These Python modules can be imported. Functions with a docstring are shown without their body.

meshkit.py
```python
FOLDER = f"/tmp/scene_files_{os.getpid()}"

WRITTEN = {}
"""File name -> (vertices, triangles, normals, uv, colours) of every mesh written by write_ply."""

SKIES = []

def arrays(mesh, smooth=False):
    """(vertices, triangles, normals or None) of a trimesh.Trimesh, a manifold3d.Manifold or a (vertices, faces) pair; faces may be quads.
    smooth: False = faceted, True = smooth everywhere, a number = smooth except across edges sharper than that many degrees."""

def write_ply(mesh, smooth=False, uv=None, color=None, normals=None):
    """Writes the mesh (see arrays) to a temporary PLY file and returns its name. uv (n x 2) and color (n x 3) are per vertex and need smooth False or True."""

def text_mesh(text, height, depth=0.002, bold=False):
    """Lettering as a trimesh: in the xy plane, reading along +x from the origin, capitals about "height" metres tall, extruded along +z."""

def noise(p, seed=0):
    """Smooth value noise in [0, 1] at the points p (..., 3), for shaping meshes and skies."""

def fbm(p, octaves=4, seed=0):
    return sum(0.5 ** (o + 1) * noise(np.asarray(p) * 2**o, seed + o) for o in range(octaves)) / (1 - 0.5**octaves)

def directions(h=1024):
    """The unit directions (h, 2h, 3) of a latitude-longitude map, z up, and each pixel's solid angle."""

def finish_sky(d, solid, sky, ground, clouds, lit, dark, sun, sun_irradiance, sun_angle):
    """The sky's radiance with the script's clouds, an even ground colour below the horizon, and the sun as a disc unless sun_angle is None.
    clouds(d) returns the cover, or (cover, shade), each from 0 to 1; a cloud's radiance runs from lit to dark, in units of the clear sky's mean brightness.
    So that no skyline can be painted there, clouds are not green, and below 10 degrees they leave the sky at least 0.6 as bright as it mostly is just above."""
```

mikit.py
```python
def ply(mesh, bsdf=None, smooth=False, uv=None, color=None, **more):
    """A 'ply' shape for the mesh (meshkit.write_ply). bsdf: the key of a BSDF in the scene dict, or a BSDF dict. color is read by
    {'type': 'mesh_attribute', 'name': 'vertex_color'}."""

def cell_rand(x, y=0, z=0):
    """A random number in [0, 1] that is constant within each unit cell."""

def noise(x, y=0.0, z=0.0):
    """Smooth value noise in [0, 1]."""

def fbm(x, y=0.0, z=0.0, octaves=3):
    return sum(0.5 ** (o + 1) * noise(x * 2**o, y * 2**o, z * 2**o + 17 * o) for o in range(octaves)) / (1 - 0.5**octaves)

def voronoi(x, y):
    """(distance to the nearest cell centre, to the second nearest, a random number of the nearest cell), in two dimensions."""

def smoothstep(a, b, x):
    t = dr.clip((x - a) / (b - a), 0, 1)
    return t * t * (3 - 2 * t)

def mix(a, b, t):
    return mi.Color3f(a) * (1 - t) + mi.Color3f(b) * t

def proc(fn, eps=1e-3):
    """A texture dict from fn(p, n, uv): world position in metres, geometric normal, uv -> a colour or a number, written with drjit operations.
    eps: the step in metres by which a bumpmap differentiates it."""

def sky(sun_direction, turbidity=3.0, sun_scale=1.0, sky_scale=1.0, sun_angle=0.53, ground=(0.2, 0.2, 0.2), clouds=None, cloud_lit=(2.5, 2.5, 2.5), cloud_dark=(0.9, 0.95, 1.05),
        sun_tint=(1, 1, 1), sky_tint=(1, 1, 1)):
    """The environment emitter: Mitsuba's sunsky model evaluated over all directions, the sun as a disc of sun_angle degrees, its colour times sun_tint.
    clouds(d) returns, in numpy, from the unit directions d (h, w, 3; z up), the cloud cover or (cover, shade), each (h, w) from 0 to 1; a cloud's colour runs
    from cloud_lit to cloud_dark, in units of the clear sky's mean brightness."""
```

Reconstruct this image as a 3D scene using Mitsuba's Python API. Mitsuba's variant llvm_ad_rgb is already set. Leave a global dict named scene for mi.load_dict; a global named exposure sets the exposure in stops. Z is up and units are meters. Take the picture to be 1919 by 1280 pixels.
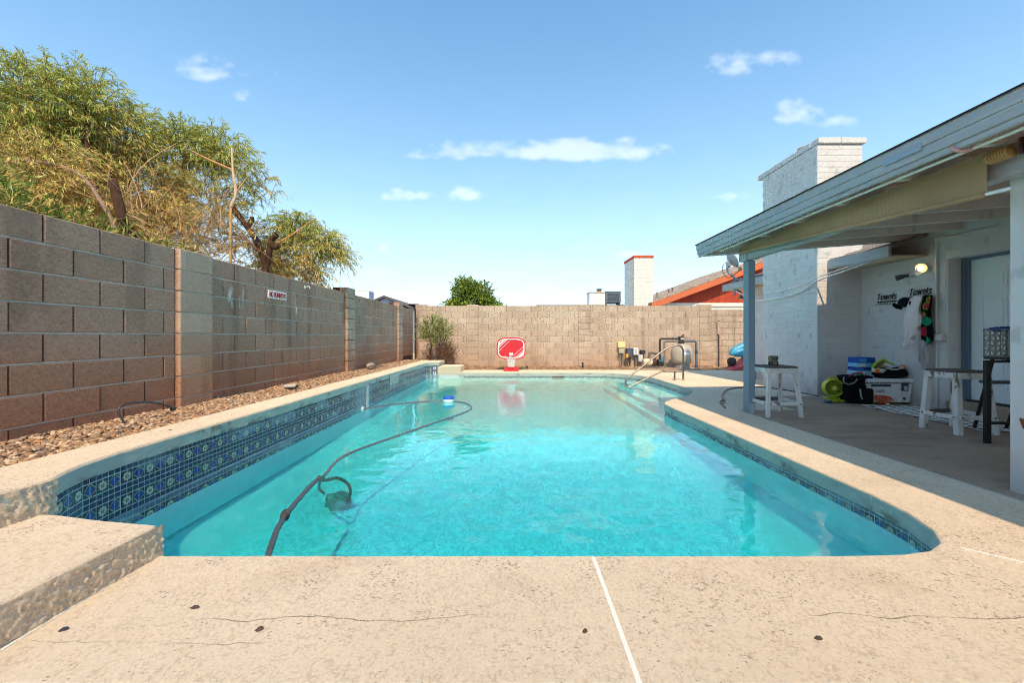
import math, random
import numpy as np, trimesh, drjit as dr, mitsuba as mi
import shapely, shapely.geometry as sg, shapely.affinity as sa
import mikit, meshkit
from mikit import noise, fbm, voronoi, cell_rand, smoothstep, mix, proc

T = mi.ScalarTransform4f
scene, labels = {}, {}
rng = np.random.default_rng(7)
random.seed(7)

# ------------------------------------------------------------------ camera, sky, exposure
scene['camera'] = {'type': 'perspective', 'fov': 99.66, 'fov_axis': 'x', 'near_clip': 0.05, 'far_clip': 2000.0,
                   'principal_point_offset_x': 0.0, 'principal_point_offset_y': 11 / 1280,
                   'to_world': T().look_at(origin=[0, 0, 1], target=[0, 10, 1], up=[0, 0, 1])}
SUN = (0.03, -0.91, 1.0)


def clouds(d):
    x, y, z = d[..., 0], d[..., 1], d[..., 2]
    front = y > 0.15
    yy = np.where(front, y, 1.0)
    u, v = x / yy, z / yy                       # tangent plane of the northern sky
    n = meshkit.fbm(np.stack([u * 5.5, v * 14.0, u * 0 + 3.0], -1), 5, 4)
    n2 = meshkit.fbm(np.stack([u * 17.0, v * 34.0, u * 0 + 9.0], -1), 4, 8)
    spots = [(-0.71, 0.607, .075, .022, .9), (-0.615, 0.553, .028, .020, .6), (-.543, .607, .016, .014, .5), (-.407, .626, .035, .014, .5), (0.04, 0.422, .22, .021, 1.45), (.13, .434, .07, .026, .9), (.27, .440, .06, .026, .7), (-.179, .474, .03, .014, .5),
             (.03, .372, .03, .012, .5), (-0.24, .320, .07, .018, .8), (-.105, .322, .06, .020, .8), (.06, .465, .05, .02, .45), (.506, .622, .07, .030, .8), (.61, .635, .05, .026, .7), (.42, .63, .035, .02, .6), (.64, .505, .075, .030, 1.0), (.74, .49, .06, .022, .6),
             (.377, .307, .04, .014, .7), (.525, .3136, .06, .020, .75), (.26, .19, .05, .018, .8), (-.296, .202, .07, .016, .6), (-.2, .215, .05, .014, .5), (1.12, .74, .05, .02, .5), (-1.3, .35, .3, .04, .6), (1.6, .5, .3, .05, .7)]
    c = np.zeros_like(u)
    for (a, b, ru, rv, k) in spots:
        q = ((u - a) / (ru * 1.25)) ** 2 + ((v - b) / (rv * 1.2) * np.where(v < b, 1.5, 0.75)) ** 2
        c = np.maximum(c, k * np.exp(-q * 0.8))
    n3 = meshkit.fbm(np.stack([u * 40.0, v * 62.0, u * 0 + 5.0], -1), 4, 15)
    t = np.clip((0.55 * n + 0.45 * n2 + 0.30 * (n3 - .5) + 0.42 * c - 0.60) / 0.45, 0, 1)
    cov = t * t * (3 - 2 * t) * np.clip(c * 1.7, 0, 1) * 0.48
    cov = np.where(front, cov, 0)
    # the scattered small clouds go on round the rest of the sky
    m = meshkit.fbm(d * np.array([3.0, 3.0, 7.0]), 5, 21)
    cov = np.maximum(cov, np.where(front, 0, np.clip((m - 0.62) * 4, 0, .7)))
    # pale haze towards the horizon
    haze = 0.70 * np.exp(-np.clip(z, 0, 1) / 0.20)
    return np.clip(np.maximum(cov, haze), 0, 1), 0.25 * (1 - np.clip(n2 * 1.4, 0, 1))


scene['sky'] = mikit.sky(SUN, turbidity=3.0, sun_scale=0.85, sky_scale=1.75, clouds=clouds, cloud_lit=(2.15, 2.2, 2.25), cloud_dark=(1.2, 1.3, 1.45), sky_tint=(0.88, 1.16, 1.12), sun_tint=(1.0, 0.95, 0.86), ground=(0.3, 0.27, 0.23))
scene['sky']['sampling_weight'] = 30.0     # the one small lamp must not take half of the light samples
exposure = 1.84


# ------------------------------------------------------------------ helpers
def numbered(name):
    if name not in scene and name not in labels and not any(k.startswith(name + '__') for k in scene):
        return name
    i = 1
    while True:
        k = f'{name}_{i:03d}'
        if k not in scene and k not in labels and not any(q.startswith(k + '__') for q in scene):
            return k
        i += 1


COUNT = {}


def key_of(parent, name):
    base = f'{parent}__{name}' if parent else name
    n = COUNT.get(base, 0)
    COUNT[base] = n + 1
    return base if n == 0 else f'{base}_{n:03d}'


def thing(name, label, cat, group=None):
    k = key_of(None, name)
    labels[k] = {'label': label, 'category': cat}
    if group:
        labels[k]['group'] = group
    return k


def struct(name, mesh, bsdf, label=None, **kw):
    k = key_of(None, name)
    scene[k] = mikit.ply(mesh, bsdf, **kw)
    labels[k] = {'kind': 'structure'}
    if label:
        labels[k]['label'] = label
    return k


def lin(c):
    c = np.array(c, float) / 255.0
    return np.where(c <= 0.04045, c / 12.92, ((c + 0.055) / 1.055) ** 2.4)


def part(parent, name, mesh, bsdf, rgb=None, smooth=False, label=None, kind=None, **kw):
    """One mesh of a thing. rgb: a linear colour for the vertex-coloured materials."""
    k = key_of(parent, name)
    if rgb is not None:
        v, f, n = meshkit.arrays(mesh, False)
        mesh = trimesh.Trimesh(v, f, process=False)
        col = np.asarray(rgb, float)
        kw['color'] = np.tile(col, (len(v), 1)) if col.ndim == 1 else col
        smooth = bool(smooth)
    scene[k] = mikit.ply(mesh, bsdf, smooth=smooth, **kw)
    if label or kind:
        labels[k] = {}
        if label:
            labels[k]['label'] = label
        if kind:
            labels[k]['kind'] = kind
    return k


def share(parent, name, plydict, m):
    k = key_of(parent, name)
    scene[k] = {**plydict, 'to_world': m}
    return k


def cat(*ms):
    return trimesh.util.concatenate([m for m in ms if m is not None])


def box(c, s, rz=0.0, rx=0.0, ry=0.0):
    m = trimesh.creation.box(extents=s)
    M = trimesh.transformations.euler_matrix(rx, ry, rz, 'sxyz')
    M[:3, 3] = c
    m.apply_transform(M)
    return m


def bbox(x0, x1, y0, y1, z0, z1):
    return box(((x0 + x1) / 2, (y0 + y1) / 2, (z0 + z1) / 2), (x1 - x0, y1 - y0, z1 - z0))


def rbox(c, s, r=0.01, rz=0.0, rx=0.0, ry=0.0):
    """Box with chamfered edges."""
    h = np.array(s) / 2
    r = min(r, h.min() * .95)
    p = []
    for sx in (-1, 1):
        for sy in (-1, 1):
            for sz in (-1, 1):
                for k in range(3):
                    q = np.array([sx, sy, sz]) * (h - r)
                    q[k] += np.array([sx, sy, sz])[k] * r
                    p.append(q)
    m = trimesh.convex.convex_hull(np.array(p))
    M = trimesh.transformations.euler_matrix(rx, ry, rz, 'sxyz')
    M[:3, 3] = c
    m.apply_transform(M)
    return m


def frame_path(p):
    t = np.gradient(p, axis=0)
    t /= np.linalg.norm(t, axis=1, keepdims=True) + 1e-12
    a = np.cross(t[0], [0.12, 0.31, 0.94])
    a /= np.linalg.norm(a)
    A = []
    for k in range(len(p)):
        a = a - t[k] * (a @ t[k])
        a /= np.linalg.norm(a) + 1e-12
        A.append(a.copy())
    A = np.array(A)
    return A, np.cross(t, A)


def tube(pts, r, sides=8, caps=True):
    p = np.asarray(pts, float)
    r = np.broadcast_to(np.asarray(r, float), (len(p),))
    a, b = frame_path(p)
    ang = np.arange(sides) * 2 * np.pi / sides
    v = (p[:, None] + r[:, None, None] * (np.cos(ang)[None, :, None] * a[:, None] + np.sin(ang)[None, :, None] * b[:, None])).reshape(-1, 3)
    i, j = np.meshgrid(np.arange(len(p) - 1), np.arange(sides), indexing='ij')
    q = np.stack([i * sides + j, i * sides + (j + 1) % sides, (i + 1) * sides + (j + 1) % sides, (i + 1) * sides + j], -1).reshape(-1, 4)
    f = np.vstack([q[:, [0, 1, 2]], q[:, [0, 2, 3]]])
    if caps:
        n = len(v)
        v = np.vstack([v, p[:1], p[-1:]])
        j = np.arange(sides)
        f = np.vstack([f, np.stack([j * 0 + n, (j + 1) % sides, j], 1), np.stack([j * 0 + n + 1, (len(p) - 1) * sides + j, (len(p) - 1) * sides + (j + 1) % sides], 1)])
    return trimesh.Trimesh(v, f, process=False)


def spline(pts, n=40):
    """Catmull-Rom through the points."""
    p = np.asarray(pts, float)
    p = np.vstack([2 * p[0] - p[1], p, 2 * p[-1] - p[-2]])
    out = []
    seg = len(p) - 3
    for s in np.linspace(0, seg, n):
        i = min(int(s), seg - 1)
        t = s - i
        a, b, c, d = p[i:i + 4]
        out.append(0.5 * (2 * b + (c - a) * t + (2 * a - 5 * b + 4 * c - d) * t * t + (3 * b - a - 3 * c + d) * t ** 3))
    return np.array(out)


def lathe(prof, c=(0, 0, 0), n=24, axis='z'):
    m = trimesh.creation.revolve(np.asarray(prof, float), sections=n)
    if axis == 'x':
        m.apply_transform(trimesh.transformations.rotation_matrix(math.pi / 2, [0, 1, 0]))
    if axis == 'y':
        m.apply_transform(trimesh.transformations.rotation_matrix(-math.pi / 2, [1, 0, 0]))
    m.apply_translation(c)
    return m


def extrude(poly, h):
    geoms = getattr(poly, 'geoms', [poly])
    return cat(*[trimesh.creation.extrude_polygon(g, h, engine='earcut') for g in geoms if g.area > 1e-7])


def dz(y):
    """The deck drains away from the camera: 5 mm a metre."""
    return -0.005 * (np.asarray(y, float) - 2.0)


def tilt(m):
    m.vertices[:, 2] += dz(m.vertices[:, 1])
    return m


# ------------------------------------------------------------------ materials
def principled(name, color, rough=0.7, spec=0.35, bump=None, scale=0.002, eps=1e-3, two=True, **kw):
    b = {'type': 'principled', 'base_color': color, 'roughness': rough, 'specular': spec, **kw}
    if bump is not None:
        b = {'type': 'bumpmap', 'arbitrary': proc(bump, eps), 'scale': scale, 'nested': b}
    scene[name] = {'type': 'twosided', 'b': b} if two else b


def rgb(*c):
    return {'type': 'rgb', 'value': [float(x) for x in c]}


VC = {'type': 'mesh_attribute', 'name': 'vertex_color'}


def deck_pits(p):
    """Knock-down deck coating: flattened islands with short crooked creases between them (1 on an island, 0 in a crease)."""
    wx, wy, wz = (p[i] + 0.010 * (noise(p[(i + 1) % 3] * 80, p[i] * 60, 3.0 * i) - 0.5) for i in range(3))
    line = smoothstep(0.09, 0.02, dr.abs(noise(wx * 80, wy * 80, wz * 80) - 0.5)) * smoothstep(0.44, 0.60, noise(wx * 37 + 5, wy * 37, wz * 37))
    pock = smoothstep(0.66, 0.78, noise(wx * 118, wy * 118, wz * 118))
    return 1 - dr.clip(line + 0.7 * pock, 0, 1)


def deck_bump(p, n, uv):
    return deck_pits(p) + noise(p.x * 260, p.y * 260, p.z * 260) * 0.25 + 0.6 * noise(p.x * 55, p.y * 55, p.z * 55)


def crack(p, y0, amp, x0, x1, w):
    yy = y0 + amp * (fbm(p.x * 2.1, 0.3, y0, 4) - 0.5) + 0.014 * (fbm(p.x * 26, y0, 0.0, 2) - 0.5)
    gate = smoothstep(x0, x0 + .05, p.x) * smoothstep(x1, x1 - .05, p.x) * smoothstep(0.30, 0.62, noise(p.x * 3.3, y0 * 9))
    ww = w * (0.45 + 1.5 * noise(p.x * 11, y0 * 5))
    return smoothstep(ww, ww * 0.3, dr.abs(p.y - yy)) * gate


def deck_color(p, n, uv):
    pits = deck_pits(p)
    tone = fbm(p.x * 1.3, p.y * 1.3, p.z * 2 + 3, 3)
    c = mix((0.56, 0.445, 0.325), (0.64, 0.525, 0.40), tone)
    c = c * (0.88 + 0.24 * noise(p.x * 150, p.y * 150, p.z * 150))
    c = mix((0.34, 0.235, 0.15), c, 0.64 + 0.36 * pits)
    fl = smoothstep(0.72, 0.82, noise(p.x * 105 + 3, p.y * 150, p.z * 120)) * smoothstep(0.40, 0.7, noise(p.x * 9, p.y * 9, p.z * 9)) * smoothstep(0.5, 0.8, n.z)
    c = mix(c, (0.15, 0.11, 0.085), 0.6 * fl)
    stain = smoothstep(0.60, 0.78, fbm(p.x * 2.6 + 5, p.y * 3.4, p.z + 2, 4))
    c = mix(c, c * mi.Color3f(0.80, 0.76, 0.72), stain * 0.32)
    top = smoothstep(0.8, 0.9, n.z)
    k = crack(p, 1.53, 0.16, -1.45, 1.9, 0.0026) + crack(p, 1.40, 0.10, -1.6, -0.65, 0.0022)
    return mix(c, (0.10, 0.07, 0.05), dr.clip(k, 0, 1) * top * 0.8)


principled('m_deck', proc(deck_color), 0.85, 0.2, bump=deck_bump, scale=0.0012, eps=0.0012)


def face_color(p, n, uv):
    t = fbm(p.x * 9, p.y * 9, p.z * 30, 3)
    st = smoothstep(0.56, 0.74, fbm(p.x * 5 + 8, p.y * 5, p.z * 11, 4)) * smoothstep(0.3, 0.6, noise(p.x * 30, p.y * 30, p.z * 6))
    c = mix((0.36, 0.36, 0.32), (0.50, 0.50, 0.45), t)
    c = mix(c, (0.17, 0.115, 0.07), 0.7 * st)
    chips = smoothstep(0.72, 0.8, noise(p.x * 38, p.y * 38, p.z * 38)) * smoothstep(0.5, .65, noise(p.x * 3, p.y * 2.2, 4.0))
    return mix(c, (0.66, 0.58, 0.44), 0.75 * chips)


principled('m_coping_face', proc(face_color), 0.85, 0.25, bump=lambda p, n, uv: fbm(p.x * 40, p.y * 40, p.z * 40, 3), scale=0.006)


def patio_color(p, n, uv):
    t = fbm(p.x * 1.2, p.y * 3.1, 5.0, 4)
    s = fbm(p.x * 2.0 + 11, p.y * 7.0, 2.0, 4)
    c = mix((0.27, 0.18, 0.128), (0.39, 0.28, 0.21), t)
    c = mix(c, (0.22, 0.145, 0.105), 0.42 * smoothstep(0.52, 0.72, s))
    return c * (0.9 + 0.2 * noise(p.x * 90, p.y * 90))


principled('m_patio', proc(patio_color), 0.7, 0.35, bump=lambda p, n, uv: fbm(p.x * 60, p.y * 60, p.z, 2), scale=0.001)


def block_color(p, n, uv):
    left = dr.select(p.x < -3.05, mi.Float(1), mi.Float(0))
    along = dr.select(left > 0.5, p.y - 2.94, p.x + 2.264)
    top = dr.select(left > 0.5, mi.Float(1.83), mi.Float(1.99))
    row = dr.floor((top - p.z) / 0.2032)
    half = row - 2 * dr.floor(row / 2)
    r = cell_rand((along + half * 0.2032) / 0.4064, row, left)
    c = mix((0.45, 0.33, 0.245), (0.62, 0.485, 0.375), r * 0.75 + 0.25 * fbm(p.x * 1.1, p.y * 1.1, p.z * 1.1, 2))
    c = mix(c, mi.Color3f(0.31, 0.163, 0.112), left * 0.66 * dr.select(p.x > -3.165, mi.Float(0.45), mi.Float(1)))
    g = fbm(p.x * 55, p.y * 55, p.z * 55, 3)
    c = c * (0.76 + 0.48 * g)
    pores = smoothstep(0.64, 0.74, noise(p.x * 120, p.y * 120, p.z * 120))
    c = c * (1 - 0.28 * pores)
    # pale mineral bloom in drifts, and darker weathering runs
    bloom = smoothstep(0.56, 0.76, fbm(p.x * 1.7 + p.y * 1.7, p.z * 2.3, 7.0, 4))
    c = mix(c, c * 0.8 + mi.Color3f(0.10, 0.085, 0.07), 0.5 * bloom * (1 - 0.6 * left))
    run = smoothstep(0.60, 0.78, fbm((p.x + p.y) * 5.0, p.z * 0.7, 3.0, 3))
    c = c * (1 - 0.20 * run)
    # damp, rusty foot of the walls and pale lime runs
    base = dr.select(left > 0.5, mi.Float(0.30), mi.Float(-0.06))
    foot = smoothstep(0.75, 0.05, p.z - base + 0.5 * (fbm(p.x * 1.6, p.y * 1.6, p.z * 1.2, 3) - 0.5))
    c = mix(c, c * mi.Color3f(0.92, 0.68, 0.54), foot * (0.40 + 0.45 * left))
    lime = smoothstep(0.055, 0.02, dr.abs(p.y - 4.92 + 0.05 * noise(p.z * 9))) + smoothstep(0.05, 0.02, dr.abs(p.y - 5.12 + 0.06 * noise(p.z * 7))) + smoothstep(0.03, 0.012, dr.abs(p.y - 6.38))
    lz = smoothstep(1.30, 1.34, p.z) * smoothstep(1.60, 1.45, p.z)
    lime = left * lz * dr.clip(lime, 0, 1) * smoothstep(0.35, 0.6, fbm(p.y * 24, p.z * 9, 1.0, 3))
    return mix(c, (0.62, 0.60, 0.57), 0.8 * lime)


def block_bump(p, n, uv):
    return fbm(p.x * 70, p.y * 70, p.z * 70, 3) + 0.6 * noise(p.x * 150, p.y * 150, p.z * 150)


principled('m_block', proc(block_color), 0.95, 0.1, bump=block_bump, scale=0.006, eps=0.002)


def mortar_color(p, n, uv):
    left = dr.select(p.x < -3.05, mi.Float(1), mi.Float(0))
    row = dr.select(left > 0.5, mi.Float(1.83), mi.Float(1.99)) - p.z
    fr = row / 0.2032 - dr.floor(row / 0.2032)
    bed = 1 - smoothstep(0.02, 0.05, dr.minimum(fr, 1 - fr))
    c = mix(mix((0.20, 0.15, 0.11), (0.09, 0.05, 0.035), left), mi.Color3f(0.50, 0.45, 0.40), bed)  # beds painted pale like sun-caught ledges, upright joints dark like shadow
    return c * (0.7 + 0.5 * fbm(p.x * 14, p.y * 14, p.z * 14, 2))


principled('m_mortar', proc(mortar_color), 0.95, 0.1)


def paint_color(p, n, uv):
    t = fbm(p.x * 2, p.y * 2, p.z * 1.3, 4)
    c = mix((0.57, 0.54, 0.53), (0.70, 0.67, 0.655), t)
    d = smoothstep(0.62, 0.78, fbm(p.x * 9, p.y * 9, p.z * 5, 4))
    c = mix(c, (0.36, 0.34, 0.32), 0.5 * d)
    low = smoothstep(0.35, 0.0, p.z + 0.25 * (fbm(p.x * 5, p.y * 5, p.z * 5, 2) - 0.5))
    return mix(c, (0.40, 0.36, 0.33), 0.55 * low)


principled('m_paint', proc(paint_color), 0.7, 0.3, bump=lambda p, n, uv: fbm(p.x * 16, p.y * 16, p.z * 16, 2), scale=0.0015)


def trim_color(p, n, uv):
    t = fbm(p.x * 3, p.y * 3, p.z * 3, 3)
    c = mix((0.34, 0.345, 0.355), (0.415, 0.42, 0.43), t)
    w = smoothstep(0.58, 0.76, fbm(p.x * 8, p.y * 2.5, p.z * 26, 4))
    c = mix(c, (0.56, 0.58, 0.57), 0.35 * w)
    k = smoothstep(0.66, 0.80, fbm(p.x * 10 + 4, p.y * 5, p.z * 20, 4))
    return mix(c, (0.22, 0.19, 0.17), 0.5 * k)


principled('m_trim', proc(trim_color), 0.6, 0.4, bump=lambda p, n, uv: fbm(p.x * 12, p.y * 4, p.z * 30, 2), scale=0.0008)


def under_color(p, n, uv):
    g = fbm(p.x * 3, p.y * 22, p.z * 30, 4)
    t = fbm(p.x * 1.5 + 5, p.y * 1.5, 3.0, 3)
    c = mix((0.60, 0.44, 0.31), (0.75, 0.60, 0.46), g)
    return mix(c, (0.34, 0.20, 0.12), 0.8 * smoothstep(0.45, 0.7, t))


principled('m_under', proc(under_color), 0.8, 0.2)


def weave_color(p, n, uv):
    a = 0.5 + 0.5 * dr.sin(p.y * 2 * np.pi / 0.013)
    b = 0.5 + 0.5 * dr.sin(p.z * 2 * np.pi / 0.012)
    c = mix((0.30, 0.19, 0.10), (0.50, 0.34, 0.20), a * 0.7 + 0.3 * b)
    return c * (0.75 + 0.5 * fbm(p.y * 3, p.z * 5, 2.0, 3))


principled('m_weave', proc(weave_color), 0.9, 0.1, bump=lambda p, n, uv: dr.sin(p.y * 2 * np.pi / 0.013) + 0.6 * dr.sin(p.z * 2 * np.pi / 0.012), scale=0.0006)


def shingle_color(p, n, uv):
    r = cell_rand(p.y / 0.3 + 0.5 * dr.floor(p.x / 0.14), p.x / 0.14, 2)
    c = mix((0.15, 0.12, 0.10), (0.31, 0.255, 0.205), r)
    return c * (0.8 + 0.4 * noise(p.x * 90, p.y * 90, p.z * 90))


principled('m_shingle', proc(shingle_color), 0.95, 0.1)


def deco_color(p, n, uv):
    i = dr.floor(uv.x)
    u, v = uv.x - i - 0.5, uv.y - 0.5
    r = dr.sqrt(u * u + v * v) + 1e-5
    an = dr.atan2(v, u)
    w = 0.7 + 0.6 * noise(p.x * 90, p.y * 90, p.z * 90)
    navy, cobalt, cream, ochre = mi.Color3f(0.012, 0.014, 0.040), mi.Color3f(0.012, 0.020, 0.24), mi.Color3f(0.52, 0.46, 0.36), mi.Color3f(0.46, 0.30, 0.09)
    pet = 0.335 + 0.035 * dr.cos(an * 8)
    ring = smoothstep(pet + .03, pet, r) * smoothstep(0.135, 0.175, r)
    f = mix(navy, cream, ring * 0.95)
    f = mix(f, mi.Color3f(0.10, 0.13, 0.09), smoothstep(0.165, 0.14, r) * smoothstep(0.05, .08, r))
    dot = smoothstep(0.62, 0.75, dr.cos(an * 12)) * smoothstep(0.045, 0.02, dr.abs(r - 0.41))
    f = mix(f, ochre, dot * 0.9)
    dm = dr.abs(u) + dr.abs(v)
    g = mix(navy, cobalt, smoothstep(0.49, 0.45, dm))
    edge = smoothstep(0.055, 0.025, dr.abs(dm - 0.54)) * smoothstep(0.06, 0.10, dr.abs(u)) * smoothstep(0.06, 0.10, dr.abs(v))
    g = mix(g, cream * mi.Color3f(0.95, 0.85, 0.55), edge * 0.9)
    even = dr.select(i - 2 * dr.floor(i / 2) < 0.5, mi.Float(1), mi.Float(0))
    c = mix(g, f, even) * w
    c = mix(c, mi.Color3f(0.40, 0.42, 0.42), smoothstep(0.034, 0.026, dr.abs(u)))     # the tile is cast as two halves with a grout groove
    lime = smoothstep(0.55, 0.72, fbm(p.x * 2.4 + 3, p.y * 2.4, p.z * 7, 3))
    band = smoothstep(6.2, 6.9, p.y) * smoothstep(7.5, 7.1, p.y) * dr.select(p.x < -2, mi.Float(1), mi.Float(0))
    grey = dr.select(p.x < -2, smoothstep(5.0, 9.0, p.y), mi.Float(0.35))
    c = mix(c, mi.Color3f(0.20, 0.20, 0.19), 0.35 * grey)
    return mix(c, (0.42, 0.50, 0.55), dr.clip(0.45 * lime + 0.5 * band, 0, 1) * 0.8)


principled('m_deco', proc(deco_color), 0.28, 0.35)


def mosaic_color(p, n, uv):
    r = cell_rand(p.y / 0.043 + 100, p.z / 0.034 + 50, p.x / 0.05 + 60)
    c = mix((0.008, 0.010, 0.030), (0.016, 0.022, 0.095), r)
    lime = smoothstep(0.52, 0.72, fbm(p.x * 2.4 + 3, p.y * 2.4, p.z * 7, 3)) + 0.7 * smoothstep(0.035, 0.0, p.z + 0.12)
    band = smoothstep(6.2, 6.9, p.y) * smoothstep(7.5, 7.1, p.y) * dr.select(p.x < -2, mi.Float(1), mi.Float(0))
    return mix(c, (0.26, 0.34, 0.42), dr.clip(0.5 * lime + 0.6 * band, 0, 0.8))


principled('m_mosaic', proc(mosaic_color), 0.28, 0.35)


def grout_color(p, n, uv):
    t = fbm(p.x * 6, p.y * 6, p.z * 20, 3)
    return mix((0.44, 0.47, 0.47), (0.62, 0.62, 0.60), t)


principled('m_grout', proc(grout_color), 0.9, 0.2)


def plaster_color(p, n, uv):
    # pool plaster with ripple caustics painted into its colour as coarse and fine mottling
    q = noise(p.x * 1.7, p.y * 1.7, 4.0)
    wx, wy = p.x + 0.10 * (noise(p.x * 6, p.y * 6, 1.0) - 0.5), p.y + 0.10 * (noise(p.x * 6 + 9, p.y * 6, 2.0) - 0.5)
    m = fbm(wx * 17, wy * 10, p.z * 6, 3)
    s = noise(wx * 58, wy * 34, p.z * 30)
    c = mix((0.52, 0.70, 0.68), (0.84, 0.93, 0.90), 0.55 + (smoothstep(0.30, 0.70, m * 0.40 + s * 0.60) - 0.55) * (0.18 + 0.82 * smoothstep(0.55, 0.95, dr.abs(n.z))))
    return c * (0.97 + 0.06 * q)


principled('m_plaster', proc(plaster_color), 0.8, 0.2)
scene['water_medium'] = {'type': 'homogeneous', 'albedo': rgb(0.0, 0.0, 0.0), 'sigma_t': rgb(1.0, 0.10, 0.080), 'scale': 1.35}
scene['m_water'] = {'type': 'thindielectric', 'int_ior': 1.23, 'ext_ior': 1.0}
scene['m_soil'] = {'type': 'twosided', 'b': {'type': 'principled', 'base_color': proc(lambda p, n, uv: mix((0.16, 0.095, 0.055), (0.30, 0.19, 0.115), fbm(p.x * 14, p.y * 14, p.z, 3))), 'roughness': 0.95, 'specular': 0.1}}
principled('m_ground', proc(lambda p, n, uv: mix((0.24, 0.19, 0.14), (0.34, 0.28, 0.21), fbm(p.x * 0.7, p.y * 0.7, 2.0, 3))), 0.95, 0.1)
principled('m_stone', VC, 0.85, 0.2)
principled('m_flat', VC, 0.75, 0.3)
principled('m_plastic', VC, 0.38, 0.5)
principled('m_cloth', VC, 0.95, 0.1, bump=lambda p, n, uv: noise(p.x * 380, p.y * 380, p.z * 380) + fbm(p.x * 60, p.y * 60, p.z * 60, 2), scale=0.0012)
scene['m_steel'] = {'type': 'twosided', 'b': {'type': 'roughconductor', 'material': 'Cr', 'alpha': 0.20, 'specular_reflectance': rgb(0.52, 0.45, 0.38)}}
scene['m_leaf'] = {'type': 'principledthin', 'base_color': VC, 'roughness': 0.55, 'diff_trans': 0.45, 'spec_trans': 0.0}


def bark_color(p, n, uv):
    t = fbm(p.x * 22, p.y * 22, p.z * 7, 4)
    return mix((0.035, 0.018, 0.012), (0.13, 0.07, 0.045), t)


principled('m_bark', proc(bark_color), 0.95, 0.1, bump=lambda p, n, uv: fbm(p.x * 40, p.y * 40, p.z * 14, 3), scale=0.012)


def wornpaint_color(p, n, uv):
    t = fbm(p.x * 16, p.y * 16, p.z * 5, 4) + 0.12 * (noise(p.x * 90, p.y * 90, p.z * 30) - 0.5)
    c = mix((0.62, 0.60, 0.56), (0.76, 0.75, 0.72), noise(p.x * 8, p.y * 8, p.z * 8))
    return mix(c, (0.19, 0.12, 0.075), smoothstep(0.64, 0.69, t) * 0.9)


principled('m_worn', proc(wornpaint_color), 0.7, 0.3)


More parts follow.
